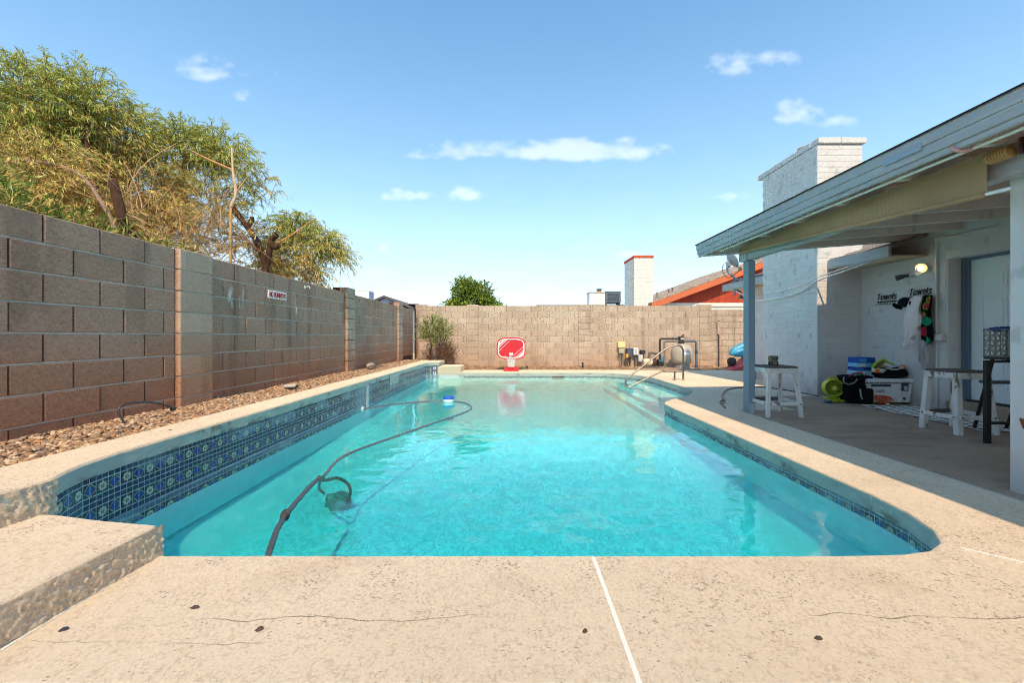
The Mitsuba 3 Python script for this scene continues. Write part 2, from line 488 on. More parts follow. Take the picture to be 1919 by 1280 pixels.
def greywood_color(p, n, uv):
    g = fbm(p.x * 6, p.y * 55, p.z * 40, 4)
    return mix((0.075, 0.065, 0.06), (0.17, 0.15, 0.135), g)


principled('m_greywood', proc(greywood_color), 0.8, 0.2)


def rug_color(p, n, uv):
    a, b = (p.x + p.y * 0.16) / 0.075, (p.y - p.x * 0.16) / 0.15
    k = dr.floor(a) + dr.floor(b)
    chk = k - 2 * dr.floor(k / 2)
    fr = dr.maximum(dr.abs(a - dr.floor(a) - .5), dr.abs(b - dr.floor(b) - .5))
    on = dr.select((chk < 0.5) & (fr < 0.36), mi.Float(1), mi.Float(0))
    c = mix((0.55, 0.53, 0.50), (0.03, 0.028, 0.03), on)
    return c * (0.8 + 0.4 * noise(p.x * 200, p.y * 200))


principled('m_rug', proc(rug_color), 0.95, 0.1)
principled('m_lamp_glass', rgb(0.9, 0.85, 0.75), 0.3, 0.5)

# ------------------------------------------------------------------ ground, deck, pool
ZW = -0.17
RAW = [(-1.60, 1.97), (-1.9, 2.02), (-2.2, 2.09), (-2.255, 2.13), (-2.31, 2.235), (-2.36, 2.37), (-2.385, 2.6), (-2.39, 3.0), (-2.39, 11.7), (-2.37, 11.95), (-2.30, 12.15), (-2.2, 12.26), (-2.08, 12.3),
       (-1.45, 12.3), (2.1, 12.3), (2.6, 12.22), (3.0, 11.95), (3.3, 11.5), (3.45, 11.0), (3.5, 10.4), (3.48, 8.3), (3.38, 7.95), (3.15, 7.6), (2.72, 7.12), (2.4, 6.72), (2.30, 6.5), (2.285, 6.2),
       (2.285, 2.75), (2.255, 2.45), (2.18, 2.22), (2.08, 2.08), (1.95, 2.0), (1.78, 1.965), (1.5, 1.955), (-1.6, 1.955)]
POOL = sg.Polygon(RAW).buffer(0.10).buffer(-0.2).buffer(0.10).simplify(0.003)


def slab(poly, z0, z1, bevel=0.012, dense=0.0, wobble=0.0, seed=0):
    """(top with its rounded nosing, sides) of a slab over the polygon, both tilted with the deck."""
    tops, sides = [], []
    for g in getattr(poly, 'geoms', [poly]):
        if dense:
            g = shapely.segmentize(g, dense)
        g = sg.polygon.orient(g, 1.0)
        inner = []
        for ring in [g.exterior, *g.interiors]:
            p = np.array(ring.coords)[:-1]
            t = np.roll(p, -1, 0) - np.roll(p, 1, 0)
            t /= np.linalg.norm(t, axis=1, keepdims=True) + 1e-12
            nrm = np.stack([-t[:, 1], t[:, 0]], 1)      # into the material
            if wobble:
                q = np.c_[p * 9, np.full(len(p), 1.0 + seed)]
                p = p + nrm * (wobble * (meshkit.fbm(q, 3, seed)[:, None] - 0.5))
            n = len(p)
            R = [np.c_[p, np.full(n, z0)], np.c_[p, np.full(n, z1 - bevel)], np.c_[p + nrm * bevel * 0.3, np.full(n, z1 - bevel * 0.3)], np.c_[p + nrm * bevel, np.full(n, z1)]]
            j = np.arange(n)
            k = (j + 1) % n
            quad = np.vstack([np.c_[j, k, k + n], np.c_[j, k + n, j + n]])
            sides.append(trimesh.Trimesh(np.vstack(R[:2]), quad, process=False))
            f = np.vstack([quad, quad + n])
            tops.append(trimesh.Trimesh(np.vstack(R[1:]), f, process=False))
            inner.append((p + nrm * bevel))
        pg = sg.Polygon(inner[0], inner[1:])
        v, f = trimesh.creation.triangulate_polygon(pg, engine='earcut')
        e1, e2 = v[f[:, 1]] - v[f[:, 0]], v[f[:, 2]] - v[f[:, 0]]
        nn = e1[:, 0] * e2[:, 1] - e1[:, 1] * e2[:, 0]
        f[nn < 0] = f[nn < 0][:, ::-1]
        tops.append(trimesh.Trimesh(np.c_[v, np.full(len(v), z1)], f, process=False))
    return tilt(cat(*tops)), tilt(cat(*sides))


PATIO = sg.box(3.08, -4, 6.0, 5.93).union(sg.box(3.9, 5.9, 6.0, 7.36))
leftcut = POOL.buffer(0.12).intersection(sg.box(-4, 2.0, -1.5, 13)).difference(sg.box(-1.5, 0, 0, 13))
deckpoly = sg.box(-3.3, -4, 9.5, 13.3).difference(POOL.buffer(-0.012)).difference(leftcut.union(sg.box(-2.6, 1.9, -1.64, 2.3))).difference(PATIO)
deckpoly = max(getattr(deckpoly, 'geoms', [deckpoly]), key=lambda g: g.area)
top, side = slab(deckpoly, -0.105, 0.0, 0.012, 0.05, 0.006, 3)
dk = struct('pool_deck', top, 'm_deck', smooth=40)
part(dk, 'deck_edge', side, 'm_coping_face', smooth=30)
ptop, pside = slab(sg.MultiPolygon([sg.box(3.086, -4, 6.0, 4.34), sg.box(3.086, 4.35, 6.0, 5.92), sg.box(3.906, 5.928, 6.0, 7.354)]), -0.1, -0.004, 0.006)
pt = struct('patio', ptop, 'm_patio')
part(pt, 'slab_edge', pside, 'm_patio')
gp = sg.box(-900, -900, 900, 1600).difference(sg.box(-3.25, -3.9, 9.3, 13.25))
gtri = extrude(gp, 0.02)
gtri.apply_translation([0, 0, -0.14])
struct('ground', gtri, 'm_ground')


def strip(pts, w):
    """Plastic expansion strip lying in the deck."""
    m = extrude(sg.LineString(pts).buffer(w / 2, cap_style=2), 0.008)
    m.apply_translation([0, 0, -0.004])
    return tilt(m)


def P(parent, name, mesh, color, mat='m_plastic', smooth=False, label=None):
    return part(parent, name, mesh, mat, rgb=lin(color) if max(color) > 1.01 else color, smooth=smooth, label=label)


for pts, w in (([(0.365, 1.945), (0.352, -4)], .016), ([(2.11, 2.03), (3.07, 1.10)], .012), ([(-1.612, 1.93), (-1.655, -4)], .014)):
    P(dk, 'joint_strip', strip(pts, w), (226, 220, 210))
P(dk, 'joint_strip', strip([(3.075, -4), (3.075, 5.93)], .012), (190, 186, 182))

# low step and raised beam of the pool's left side
stepnear = sg.Polygon([(-2.6, -4), (-1.68, -4), (-1.625, 1.4), (-1.60, 1.965), (-1.9, 2.015), (-2.2, 2.085), (-2.6, 2.12)])
stepfar = sg.box(-2.3, 12.288, -1.46, 13.25)
sn_top, sn_side = slab(stepnear.buffer(-.03).buffer(.03), -0.2, 0.142, 0.02, 0.04, 0.003, 5)


def rough_face(line, z0, z1, amp, seed, h=0.009):
    """A hand-floated stucco face along a line, its lumps modelled."""
    L = sg.LineString(line)
    nu, nv = int(L.length / h), max(4, int((z1 - z0) / h))
    p = np.array([L.interpolate(t, normalized=True).coords[0] for t in np.linspace(0, 1, nu)])
    t = np.gradient(p, axis=0)
    t /= np.linalg.norm(t, axis=1, keepdims=True)
    nr = np.stack([t[:, 1], -t[:, 0]], 1)                     # right of the direction of travel
    z = np.linspace(z0, z1, nv)
    P3 = np.concatenate([np.repeat(p[:, None], nv, 1), np.repeat(z[None, :, None], nu, 0)], -1)
    w = P3 * [1, 1, 1.0] + .03 * (meshkit.noise(P3 * 30, 2)[..., None] - .5)
    f = .62 * meshkit.noise(w * [78, 78, 52], seed) + .38 * meshkit.fbm(w * [30, 30, 22], 2, seed + 3)
    d = amp * (np.clip((f - .40) / .20, 0, 1) - .3) + amp * .25 * (meshkit.noise(P3 * 140, seed) - .5)
    d *= np.clip((z1 - z) / .02, 0, 1)[None] ** .5
    P3[..., :2] += nr[:, None] * d[..., None]
    i, j = np.meshgrid(np.arange(nu - 1), np.arange(nv - 1), indexing='ij')
    q = np.stack([i * nv + j, (i + 1) * nv + j, (i + 1) * nv + j + 1, i * nv + j + 1], -1).reshape(-1, 4)
    m = trimesh.Trimesh(P3.reshape(-1, 3), np.vstack([q[:, [0, 1, 2]], q[:, [0, 2, 3]]]), process=False)
    return tilt(m)


rough1 = rough_face([(-1.596, 1.980), (-1.619, 1.4), (-1.635, -.2)], -.02, .136, .0085, 4, .006)
rough2 = rough_face([(-2.244, 2.135), (-2.243, 2.09), (-2.258, 2.0), (-2.296, 1.75), (-2.328, .6)], .10, .292, .009, 6, .008)
sf_top, sf_side = slab(stepfar, -0.05, 0.142 + .03, 0.012)
left_edge = [(-2.47, -4), (-2.30, 1.75), (-2.262, 2.0), (-2.243, 2.11), (-2.30, 2.225), (-2.348, 2.365), (-2.372, 2.6), (-2.376, 3.0), (-2.376, 11.7), (-2.355, 11.95), (-2.285, 12.13), (-2.19, 12.235), (-2.08, 12.285)]
beam_poly = sg.Polygon(left_edge + [(-2.06, 13.25), (-3.2, 13.25), (-3.2, 12.55), (-2.74, 12.45), (-2.72, 2.6), (-2.9, -4)])
b_top, b_side = slab(beam_poly, 0.205, 0.30, 0.014, 0.05, 0.010, 9)

pool = thing('swimming_pool', 'long turquoise swimming pool with raised blue tiled edge along the block wall', 'swimming pool')
part(pool, 'raised_coping', b_top, 'm_deck', smooth=40)
part(pool, 'coping_face', b_side, 'm_coping_face', smooth=30)
st = part(pool, 'step', sn_top, 'm_deck', smooth=40)
part(st, 'riser', sn_side, 'm_deck', smooth=30)
part(st, 'rough_face', rough1, 'm_deck', smooth=True)
st2 = part(pool, 'step', sf_top, 'm_deck', smooth=40)
part(st2, 'riser', sf_side, 'm_deck', smooth=30)
# the core of the raised beam below its coping, from the corner towards the camera and at the back
core = sg.Polygon([(-2.6, -4), (-2.5, -4), (-2.33, 1.7), (-2.29, 2.05), (-2.29, 2.10), (-2.6, 2.5)])
c1 = tilt(bbox(-2.72, -2.10, 12.33, 13.2, -0.3, 0.21))
_, c2 = slab(sg.Polygon([(-2.47, -4), (-2.30, 1.75), (-2.262, 2.0), (-2.246, 2.105), (-2.5, 2.105), (-2.6, -4)]), 0.10, 0.22, 0.005, 0.05, 0.004, 4)
part(pool, 'beam_core', c1, 'm_deck')
part(pool, 'beam_core', c2, 'm_deck', smooth=30)
part(pool, 'rough_face', rough2, 'm_deck', smooth=True)

# basin: upright wall to -0.36, then a cove into the floor; the far end shallow, the near end deeper
GX, GY = np.meshgrid(np.arange(-2.8, 3.9, 0.06), np.arange(1.6, 12.7, 0.06), indexing='ij')
pts = shapely.points(GX.ravel(), GY.ravel())
inside = shapely.contains(POOL, pts)
s = shapely.distance(POOL.exterior, pts) * np.where(inside, 1, -1)
s = s.reshape(GX.shape)
tt = np.clip((6.6 - GY) / 2.2, 0, 1)
floor = -0.56 - 0.34 * tt * tt * (3 - 2 * tt)
cv = np.clip(s / 0.42, 0, 1)
GZ = -0.36 + (floor + 0.36) * np.sqrt(1 - (1 - cv) ** 2) + 0.006 * (meshkit.fbm(np.stack([GX * 2, GY * 2, GX * 0], -1), 3, 5) - .5)
nx, ny = GX.shape
ii, jj = np.meshgrid(np.arange(nx - 1), np.arange(ny - 1), indexing='ij')
q = np.stack([ii * ny + jj, (ii + 1) * ny + jj, (ii + 1) * ny + jj + 1, ii * ny + jj + 1], -1).reshape(-1, 4)
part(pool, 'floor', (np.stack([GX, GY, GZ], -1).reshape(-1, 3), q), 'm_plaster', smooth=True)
ring = np.array(shapely.segmentize(sg.polygon.orient(POOL, 1.0), 0.05).exterior.coords)[:-1]


def skirt(ring, z0, z1, off=0.0, closed=True):
    p = np.asarray(ring, float)
    t = np.roll(p, -1, 0) - np.roll(p, 1, 0)
    if not closed:
        t[0], t[-1] = p[1] - p[0], p[-1] - p[-2]
    t /= np.linalg.norm(t, axis=1, keepdims=True)
    p = p + off * np.stack([-t[:, 1], t[:, 0]], 1)
    n = len(p)
    j = np.arange(n if closed else n - 1)
    k = (j + 1) % n
    z0, z1 = np.broadcast_to(z0, n), np.broadcast_to(z1, n)
    return trimesh.Trimesh(np.vstack([np.c_[p, z0], np.c_[p, z1]]), np.vstack([np.c_[j, k, k + n], np.c_[j, k + n, j + n]]), process=False)


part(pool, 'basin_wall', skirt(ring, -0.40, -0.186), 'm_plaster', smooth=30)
part(pool, 'tile_backing', skirt(ring, -0.187, -0.10), 'm_grout', smooth=30)
# entry steps in the far right bay
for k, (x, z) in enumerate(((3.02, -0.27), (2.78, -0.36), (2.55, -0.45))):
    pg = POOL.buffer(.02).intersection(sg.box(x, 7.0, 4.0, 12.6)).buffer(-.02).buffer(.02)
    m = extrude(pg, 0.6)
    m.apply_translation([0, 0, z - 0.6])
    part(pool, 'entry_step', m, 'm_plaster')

# tiles. Each band is set out along a run of the pool's edge.
def runs(pts):
    p = np.array(pts, float)
    L = np.r_[0, np.cumsum(np.linalg.norm(np.diff(p, axis=0), axis=1))]

    def at(sv):
        x = np.interp(sv, L, p[:, 0])
        y = np.interp(sv, L, p[:, 1])
        x2, y2 = np.interp(sv + .01, L, p[:, 0]), np.interp(sv + .01, L, p[:, 1])
        x1, y1 = np.interp(sv - .01, L, p[:, 0]), np.interp(sv - .01, L, p[:, 1])
        return x, y, math.atan2(y2 - y1, x2 - x1)
    return at, L[-1]


def tile_mesh(w, h, k=None):
    """A tile in the local xz plane, glazed face to +y, with a slightly pillowed edge; k: its pattern."""
    t, e = 0.0025, 0.0015
    v = np.array([[-w / 2, 0, -h / 2], [w / 2, 0, -h / 2], [w / 2, 0, h / 2], [-w / 2, 0, h / 2],
                  [-w / 2 + e, t, -h / 2 + e], [w / 2 - e, t, -h / 2 + e], [w / 2 - e, t, h / 2 - e], [-w / 2 + e, t, h / 2 - e]])
    f = np.array([[4, 6, 5], [4, 7, 6], [0, 5, 1], [0, 4, 5], [1, 6, 2], [1, 5, 6], [2, 7, 3], [2, 6, 7], [3, 4, 0], [3, 7, 4]])
    uv = None if k is None else np.c_[np.clip((v[:, 0] + w / 2) / w, 0.02, .98) + k, np.clip((v[:, 2] + h / 2) / h, .02, .98)]
    return v, f, uv


U, DH, SH = 0.043, 0.080, 0.034
halfdeco = {}
for kind in (0, 1):
    v, f, uv = tile_mesh(2 * U - .006, DH - .006, kind)
    halfdeco[kind] = (mikit.ply((v, f), 'm_deco', uv=uv), v, f, uv)
    CH = 0.048
    v, f, uv = tile_mesh(2 * U - .006, CH - .006, kind)
    uv[:, 1] = 1 - (1 - uv[:, 1]) * .56
    halfdeco[kind + 2] = (mikit.ply((v, f), 'm_deco', uv=uv), v, f, uv)
sv_, sf_, _ = tile_mesh(U - .006, SH - .006)
mosaic_ply = mikit.ply((sv_, sf_), 'm_mosaic')
more_deco, more_mosaic, n_deco, n_mosaic = [], [], 0, 0


def put_tile(kind, x, y, z, ang, near):
    global n_deco, n_mosaic
    M = T().translate([x, y, z]).rotate([0, 0, 1], math.degrees(ang))
    if kind is None:
        if near and n_mosaic < 300:
            n_mosaic += 1
            share(pool, 'mosaic_tile', mosaic_ply, M)
        else:
            more_mosaic.append((x, y, z, ang))
    else:
        if near and n_deco < 300:
            n_deco += 1
            share(pool, 'decorative_tile', halfdeco[kind][0], M)
        else:
            more_deco.append((x, y, z, ang, kind))


def band(path, rows, ztop_of, near_deco, near_mosaic, s0=0.0):
    at, L = runs(path)
    i = 0
    while (i + 1) * 2 * U + s0 < L:
        sc = s0 + (i + .5) * 2 * U
        x, y, a = at(sc)
        z = ztop_of(y)
        flip = 0
        for r in rows:
            h = {'d': DH, 'c': CH}.get(r, SH)
            if r == 'l':
                z -= 0.012
                continue
            if r in 'dc':
                put_tile((i + 1) % 2 + 2 * (r == 'c'), x, y, z - h / 2, a, y < near_deco)
            else:
                for q in (-.5, .5):
                    xx, yy, aa = at(sc + q * U)
                    put_tile(None, xx, yy, z - h / 2, aa, y < near_mosaic)
            z -= h
        i += 1


# tile faces look into the pool: the runs go with the pool on the left of the direction of travel
lp = [p for p in RAW[0:13]]
left_run = lp[3:]
left_path = np.array(left_run[::-1])
inward = np.array(shapely.segmentize(sg.LineString(left_path), 0.03).coords)


def ltop(y):
    return 0.205 + dz(y)


Zl = np.array([ltop(y) for y in inward[:, 1]])
part(pool, 'tile_backing', skirt(inward, -0.11, Zl + .004, 0.0, closed=False), 'm_grout', smooth=30)
band(inward, 'sdssdslsc', ltop, 6.0, 3.9)
# the ledge under the second band, a pale bullnose
lz = ltop(inward[:, 1]) - (3 * SH + 2 * DH + SH) - 0.006
t_ = np.gradient(inward, axis=0)
t_ /= np.linalg.norm(t_, axis=1, keepdims=True)
nl = np.stack([-t_[:, 1], t_[:, 0]], 1)
part(pool, 'tile_ledge', tube(np.c_[inward + nl * 0.002, lz], 0.0075, 6), 'm_flat', rgb=lin((126, 146, 166)), smooth=True)

def rtop(y):
    return -0.098 + dz(y)


rr = np.array(shapely.segmentize(sg.LineString(RAW[13:34][::-1]), 0.03).coords)   # near right corner, right edge, bay, far edge
band(rr, 'sc', rtop, 5.6, 3.9)


def many(v, f, spots, uv=None):
    n = len(spots)
    a = np.array([p[3] for p in spots])
    c, s_ = np.cos(a), np.sin(a)
    o = np.array([p[:3] for p in spots])
    V = np.stack([v[None, :, 0] * c[:, None] - v[None, :, 1] * s_[:, None], v[None, :, 0] * s_[:, None] + v[None, :, 1] * c[:, None], np.broadcast_to(v[None, :, 2], (n, len(v)))], -1) + o[:, None]
    F = (f[None] + (np.arange(n) * len(v))[:, None, None]).reshape(-1, 3)
    return V.reshape(-1, 3), F


m = many(sv_, sf_, more_mosaic)
part(pool, 'far_mosaic_tiles', m, 'm_mosaic', kind='stuff')
for kind in (0, 1, 2, 3):
    sp = [p for p in more_deco if p[4] == kind]
    _, v, f, uv = halfdeco[kind]
    V, F = many(v, f, sp)
    part(pool, ('far_diamond_tiles', 'far_flower_tiles', 'far_cut_tiles', 'far_cut_tiles')[kind], (V, F), 'm_deco', kind='stuff', uv=np.tile(uv, (len(sp), 1)))
# skimmer mouth in the far edge, return fitting and patched tile on the left
part(pool, 'skimmer', bbox(1.15, 1.47, 12.26, 12.34, -0.245, -0.165), 'm_flat', rgb=(0.02, 0.02, 0.02))
part(pool, 'patch', tilt(rbox((-2.382, 8.75, 0.135), (0.02, 0.62, 0.17), .006)), 'm_coping_face', label='pale repair patch over the tiles')
part(pool, 'crack_filler', tilt(rbox((-2.38, 7.12, 0.03), (0.016, 0.09, 0.36), .006)), 'm_grout')
P(pool, 'return_fitting', lathe([(0, 0), (.03, 0), (.03, .02), (0, .03)], (-2.385, 6.87, -0.16), 12, 'x'), (235, 235, 230), smooth=False)

# water: one rippled sheet, the clear air above it and the absorbing water below
h = 0.03
WX, WY = np.meshgrid(np.arange(-2.6, 3.75, h), np.arange(1.85, 12.5, h), indexing='ij')
pts = shapely.points(WX.ravel(), WY.ravel())
wp = np.stack([WX, WY, WX * 0], -1)
amp = 0.45 + 0.55 * np.clip((8.5 - WY) / 5, 0, 1)
WZ = ZW + amp * (0.0055 * (meshkit.fbm(wp * [5.5, 7.5, 1], 2, 11) - .5) + 0.0024 * (meshkit.fbm(wp * [15, 21, 1], 2, 5) - .5) + 0.006 * (meshkit.noise(wp * [1.1, 1.5, 1], 3) - .5))
nx, ny = WX.shape
ii, jj = np.meshgrid(np.arange(nx - 1), np.arange(ny - 1), indexing='ij')
q = np.stack([ii * ny + jj, (ii + 1) * ny + jj, (ii + 1) * ny + jj + 1, ii * ny + jj + 1], -1).reshape(-1, 4)
keep = shapely.contains(POOL.buffer(0.06), pts)[q].any(1)
q = q[keep]
used, inv = np.unique(q, return_inverse=True)
V = np.stack([WX, WY, WZ], -1).reshape(-1, 3)[used]
struct('water', (V, inv.reshape(-1, 4)), 'm_water', label='clear turquoise water of the pool', smooth=True, interior={'type': 'ref', 'id': 'water_medium'})

# ------------------------------------------------------------------ block walls
BL, BH = 0.4064, 0.2032


def block_mesh(w, h, d=0.035, e=0.006):
    """A concrete block's face slab: front face towards +y, arrises rubbed round."""
    v = np.array([[-w / 2, 0, -h / 2], [w / 2, 0, -h / 2], [w / 2, 0, h / 2], [-w / 2, 0, h / 2],
                  [-w / 2, d - e, -h / 2], [w / 2, d - e, -h / 2], [w / 2, d - e, h / 2], [-w / 2, d - e, h / 2],
                  [-w / 2 + e, d, -h / 2 + e], [w / 2 - e, d, -h / 2 + e], [w / 2 - e, d, h / 2 - e], [-w / 2 + e, d, h / 2 - e]])
    f = []
    for a in (0, 4):
        for k in range(4):
            i, j = a + k, a + (k + 1) % 4
            f += [[i, i + 4, j + 4], [i, j + 4, j]]
    f += [[8, 11, 10], [8, 10, 9]]
    return v, np.array(f)


BLOCKS = {}


def block_ply(w, h, mat='m_block', d=0.035, e=0.006):
    key = (round(w, 3), round(h, 3), mat, d)
    if key not in BLOCKS:
        BLOCKS[key] = mikit.ply(block_mesh(key[0], key[1], d, e), mat)
    return BLOCKS[key]


def lay(holder, name, origin, ang, a0, a1, zt, zb, off, bl, bh, gap, mat, d=0.035, e=0.006, jitter=0.002, limit=None, far=None, skip=None):
    """Courses of blocks on a wall face: a runs along the face from a0 to a1 from the origin in direction ang; the face looks to the left of ang."""
    k = 0
    z = zt
    c, s_ = math.cos(ang), math.sin(ang)
    while z - 0.04 > zb:
        zl = max(z - bh, zb)
        h = z - zl - gap
        o = off + (k % 2) * bl / 2
        i = math.floor((a0 - o) / bl)
        while o + i * bl < a1:
            lo, hi = max(a0, o + i * bl), min(a1, o + (i + 1) * bl)
            i += 1
            if hi - lo < 0.05:
                continue
            a, zc = (lo + hi) / 2, (z + zl) / 2
            if skip and skip(a, zc):
                continue
            j = random.uniform(-jitter, jitter)
            M = T().translate([origin[0] + c * a - s_ * j, origin[1] + s_ * a + c * j, zc]).rotate([0, 0, 1], math.degrees(ang) + random.uniform(-.15, .15))
            if limit is not None and limit[0] <= 0:
                far.append((lo, hi, z, zl, M))
                continue
            if limit is not None:
                limit[0] -= 1
            share(holder, name, block_ply(hi - lo - gap, h, mat, d, e), M)
        z -= bh
        k += 1


# left wall: its face looks along +x; travelling in -y keeps the face on the left
lw = thing('block_wall', 'brown concrete block wall running along the left side of the pool above the gravel', 'wall')
XL = -3.22
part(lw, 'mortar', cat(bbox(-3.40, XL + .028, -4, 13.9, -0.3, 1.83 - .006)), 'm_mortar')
lim = [300]
for (y0, y1) in ((-1.6, 4.088), (4.536, 8.236), (8.646, 11.96), (12.40, 13.9)):
    lay(lw, 'concrete_block', (XL, 0), -math.pi / 2, -y1, -y0, 1.83, 0.2, -2.94, BL, BH, 0.010, 'm_block', limit=lim, far=[])
for (y0, y1, zt, pr) in ((4.092, 4.532, 1.835, .045), (8.24, 8.642, 1.93, .05), (11.965, 12.395, 1.93, .05)):
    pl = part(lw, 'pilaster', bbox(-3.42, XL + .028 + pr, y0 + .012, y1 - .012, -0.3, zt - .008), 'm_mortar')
    z = 1.83 if zt < 1.9 else zt
    while z > 0.25:
        hgt = BH - .01
        share(pl, 'concrete_block', mikit.ply(rbox((0, 0, 0), (0.10 + pr, y1 - y0, hgt), .006), 'm_block') if (hgt, y0) not in BLOCKS else BLOCKS[(hgt, y0)],
              T().translate([XL + .038 + pr - (0.10 + pr) / 2, (y0 + y1) / 2 + random.uniform(-.002, .002), z - BH / 2]))
        z -= BH
# back wall: faces -y, travel in -x
bw = thing('block_wall', 'tan sunlit concrete block wall closing the yard at the far end of the pool', 'wall')
YB = 14.3
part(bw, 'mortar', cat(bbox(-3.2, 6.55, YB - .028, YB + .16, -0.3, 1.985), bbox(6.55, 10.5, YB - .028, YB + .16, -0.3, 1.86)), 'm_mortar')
lim, far = [300], []
PIL = [(-3.19, -2.81), (-1.49, -1.11), (2.19, 2.60), (6.18, 6.58)]
edges = [(-2.81, -1.49), (-1.11, 2.19), (2.60, 6.18)]
for x0, x1 in edges:
    lay(bw, 'concrete_block', (0, YB), math.pi, -x1, -x0, 1.99, -0.1, -2.264, BL, BH, 0.010, 'm_block', limit=lim, far=far)
lay(bw, 'concrete_block', (0, YB), math.pi, -10.4, -6.58, 1.99 - .127, -0.1, -2.264, BL, BH, 0.010, 'm_block', limit=lim, far=far)
if far:
    V, F, n = [], [], 0
    for lo, hi, z, zl, M in far:
        v, f = block_mesh(hi - lo - .01, z - zl - .01)
        M4 = np.array(M.matrix)
        V.append(v @ M4[:3, :3].T + M4[:3, 3])
        F.append(f + n)
        n += len(v)
    part(bw, 'far_concrete_blocks', (np.vstack(V), np.vstack(F)), 'm_block', kind='stuff')
for x0, x1 in PIL:
    zt = 2.03
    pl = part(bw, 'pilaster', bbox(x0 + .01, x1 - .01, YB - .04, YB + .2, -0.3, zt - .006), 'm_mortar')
    z = zt
    while z > 0:
        share(pl, 'concrete_block', BLOCKS.setdefault(('p', round(x1 - x0, 3)), mikit.ply(rbox((0, 0, 0), (x1 - x0, 0.26, BH - .009), .006), 'm_block')), T().translate([(x0 + x1) / 2, YB + .08, z - BH / 2]))
        z -= BH
# pipe stub, hook and screws of the walls
hk = thing('wall_hook', 'small pale hook near the top of the left block wall', 'hook')
P(hk, 'arm', tube(spline([(-3.19, 6.64, 1.745), (-3.16, 6.64, 1.75), (-3.12, 6.65, 1.755), (-3.11, 6.65, 1.735), (-3.12, 6.65, 1.715)], 12), .007, 6), (205, 205, 200), smooth=True)
P(hk, 'base', rbox((-3.183, 6.64, 1.745), (.012, .05, .05), .003), (205, 205, 200))
cp = thing('corner_pipe', 'thin dark pipe standing in the corner of the two block walls', 'pipe')
P(cp, 'pipe', tube([(-3.13, 13.98, 0.2), (-3.13, 13.98, 1.88), (-3.20, 13.99, 1.90)], .022, 8), (35, 32, 30), smooth=True)
cp = thing('wall_conduit', 'thin dark conduit with a pale box running up the back wall beside its right pilaster', 'conduit')
P(cp, 'pipe', tube([(6.80, 14.21, -.02), (6.80, 14.21, 1.5)], .018, 8), (70, 62, 56), smooth=True)
P(cp, 'box', rbox((6.80, 14.22, 1.25), (.085, .05, .42), .008), (200, 180, 165))
sgn = thing('no_running_sign', 'small white sign with red letters NO RUNNING on the left block wall', 'sign')
P(sgn, 'plate', rbox((-3.172, 5.845, 1.545), (.012, .45, .105), .002), (236, 232, 228), 'm_flat')
# lettering stands on the plate, reading along +y as seen from the pool
tm = meshkit.text_mesh('NO RUNNING', 0.07, 0.004, bold=True)
tm.apply_translation(-tm.bounds.mean(0))
tm.apply_scale([0.41 / tm.extents[0], 0.072 / tm.extents[1], 1])
M = np.eye(4)
M[:3, 0], M[:3, 1], M[:3, 2], M[:3, 3] = (0, 1, 0), (0, 0, 1), (1, 0, 0), (-3.164, 5.845, 1.545)
tm.apply_transform(M)
fade = lin((176, 30, 38)) * np.ones((len(tm.vertices), 1))
w = (tm.vertices[:, 1] > 5.93) & (tm.vertices[:, 2] < 1.545)
fade[w] = lin((205, 150, 90))
part(sgn, 'lettering', tm, 'm_flat', rgb=fade)

# ------------------------------------------------------------------ gravel
def stones(n, region, zf, r0, r1, sub, seed, pal):
    g = np.random.default_rng(seed)
    b = trimesh.creation.icosphere(subdivisions=sub)
    bv, bf = np.array(b.vertices), np.array(b.faces)
    x0, x1, y0, y1 = region
    c = np.c_[g.uniform(x0, x1, n), g.uniform(y0, y1, n)]
    r = r0 * (r1 / r0) ** g.random(n)
    sc = np.c_[r * g.uniform(.8, 1.5, n), r * g.uniform(.65, 1.1, n), r * g.uniform(.4, .75, n)]
    a = g.uniform(0, 2 * np.pi, n)
    lump = 1 + 0.35 * (meshkit.noise(bv[None] * 1.6 + g.uniform(0, 99, (n, 1, 3))) - .5)
    v = bv[None] * lump[..., None] * sc[:, None]
    tl = g.normal(0, .3, n)
    vz = v[..., 2] + tl[:, None] * v[..., 0]
    vx, vy = v[..., 0] * np.cos(a)[:, None] - v[..., 1] * np.sin(a)[:, None], v[..., 0] * np.sin(a)[:, None] + v[..., 1] * np.cos(a)[:, None]
    zc = zf(c[:, 0], c[:, 1]) + r * g.uniform(.0, .35, n)
    V = np.stack([vx + c[:, :1], vy + c[:, 1:], vz + zc[:, None]], -1)
    F = (bf[None] + (np.arange(n) * len(bv))[:, None, None]).reshape(-1, 3)
    pal = lin(pal)
    col = pal[g.integers(0, len(pal), n)] * g.uniform(.9, 1.35, (n, 1))
    return V.reshape(-1, 3), F, np.repeat(col, len(bv), 0)


PAL = [(170, 140, 110), (152, 120, 92), (130, 102, 80), (184, 156, 126), (140, 112, 92), (112, 88, 72), (176, 130, 90), (150, 132, 118), (190, 168, 142)]


def gz(x, y):
    return 0.285 + dz(y) + 0.05 * np.clip((-2.72 - x) / 0.5, 0, 1) + 0.02 * (meshkit.noise(np.stack([x * 3, y * 1.5, x * 0], -1)) - .5)


def bz(x, y):
    return -0.06 + 0.05 * np.clip((y - 13.2) / 1.0, 0, 1) + 0.10 * np.clip((-1.3 - x) / 0.3, 0, 1) + 0.16 * np.clip((-2.0 - x) / 0.3, 0, 1)


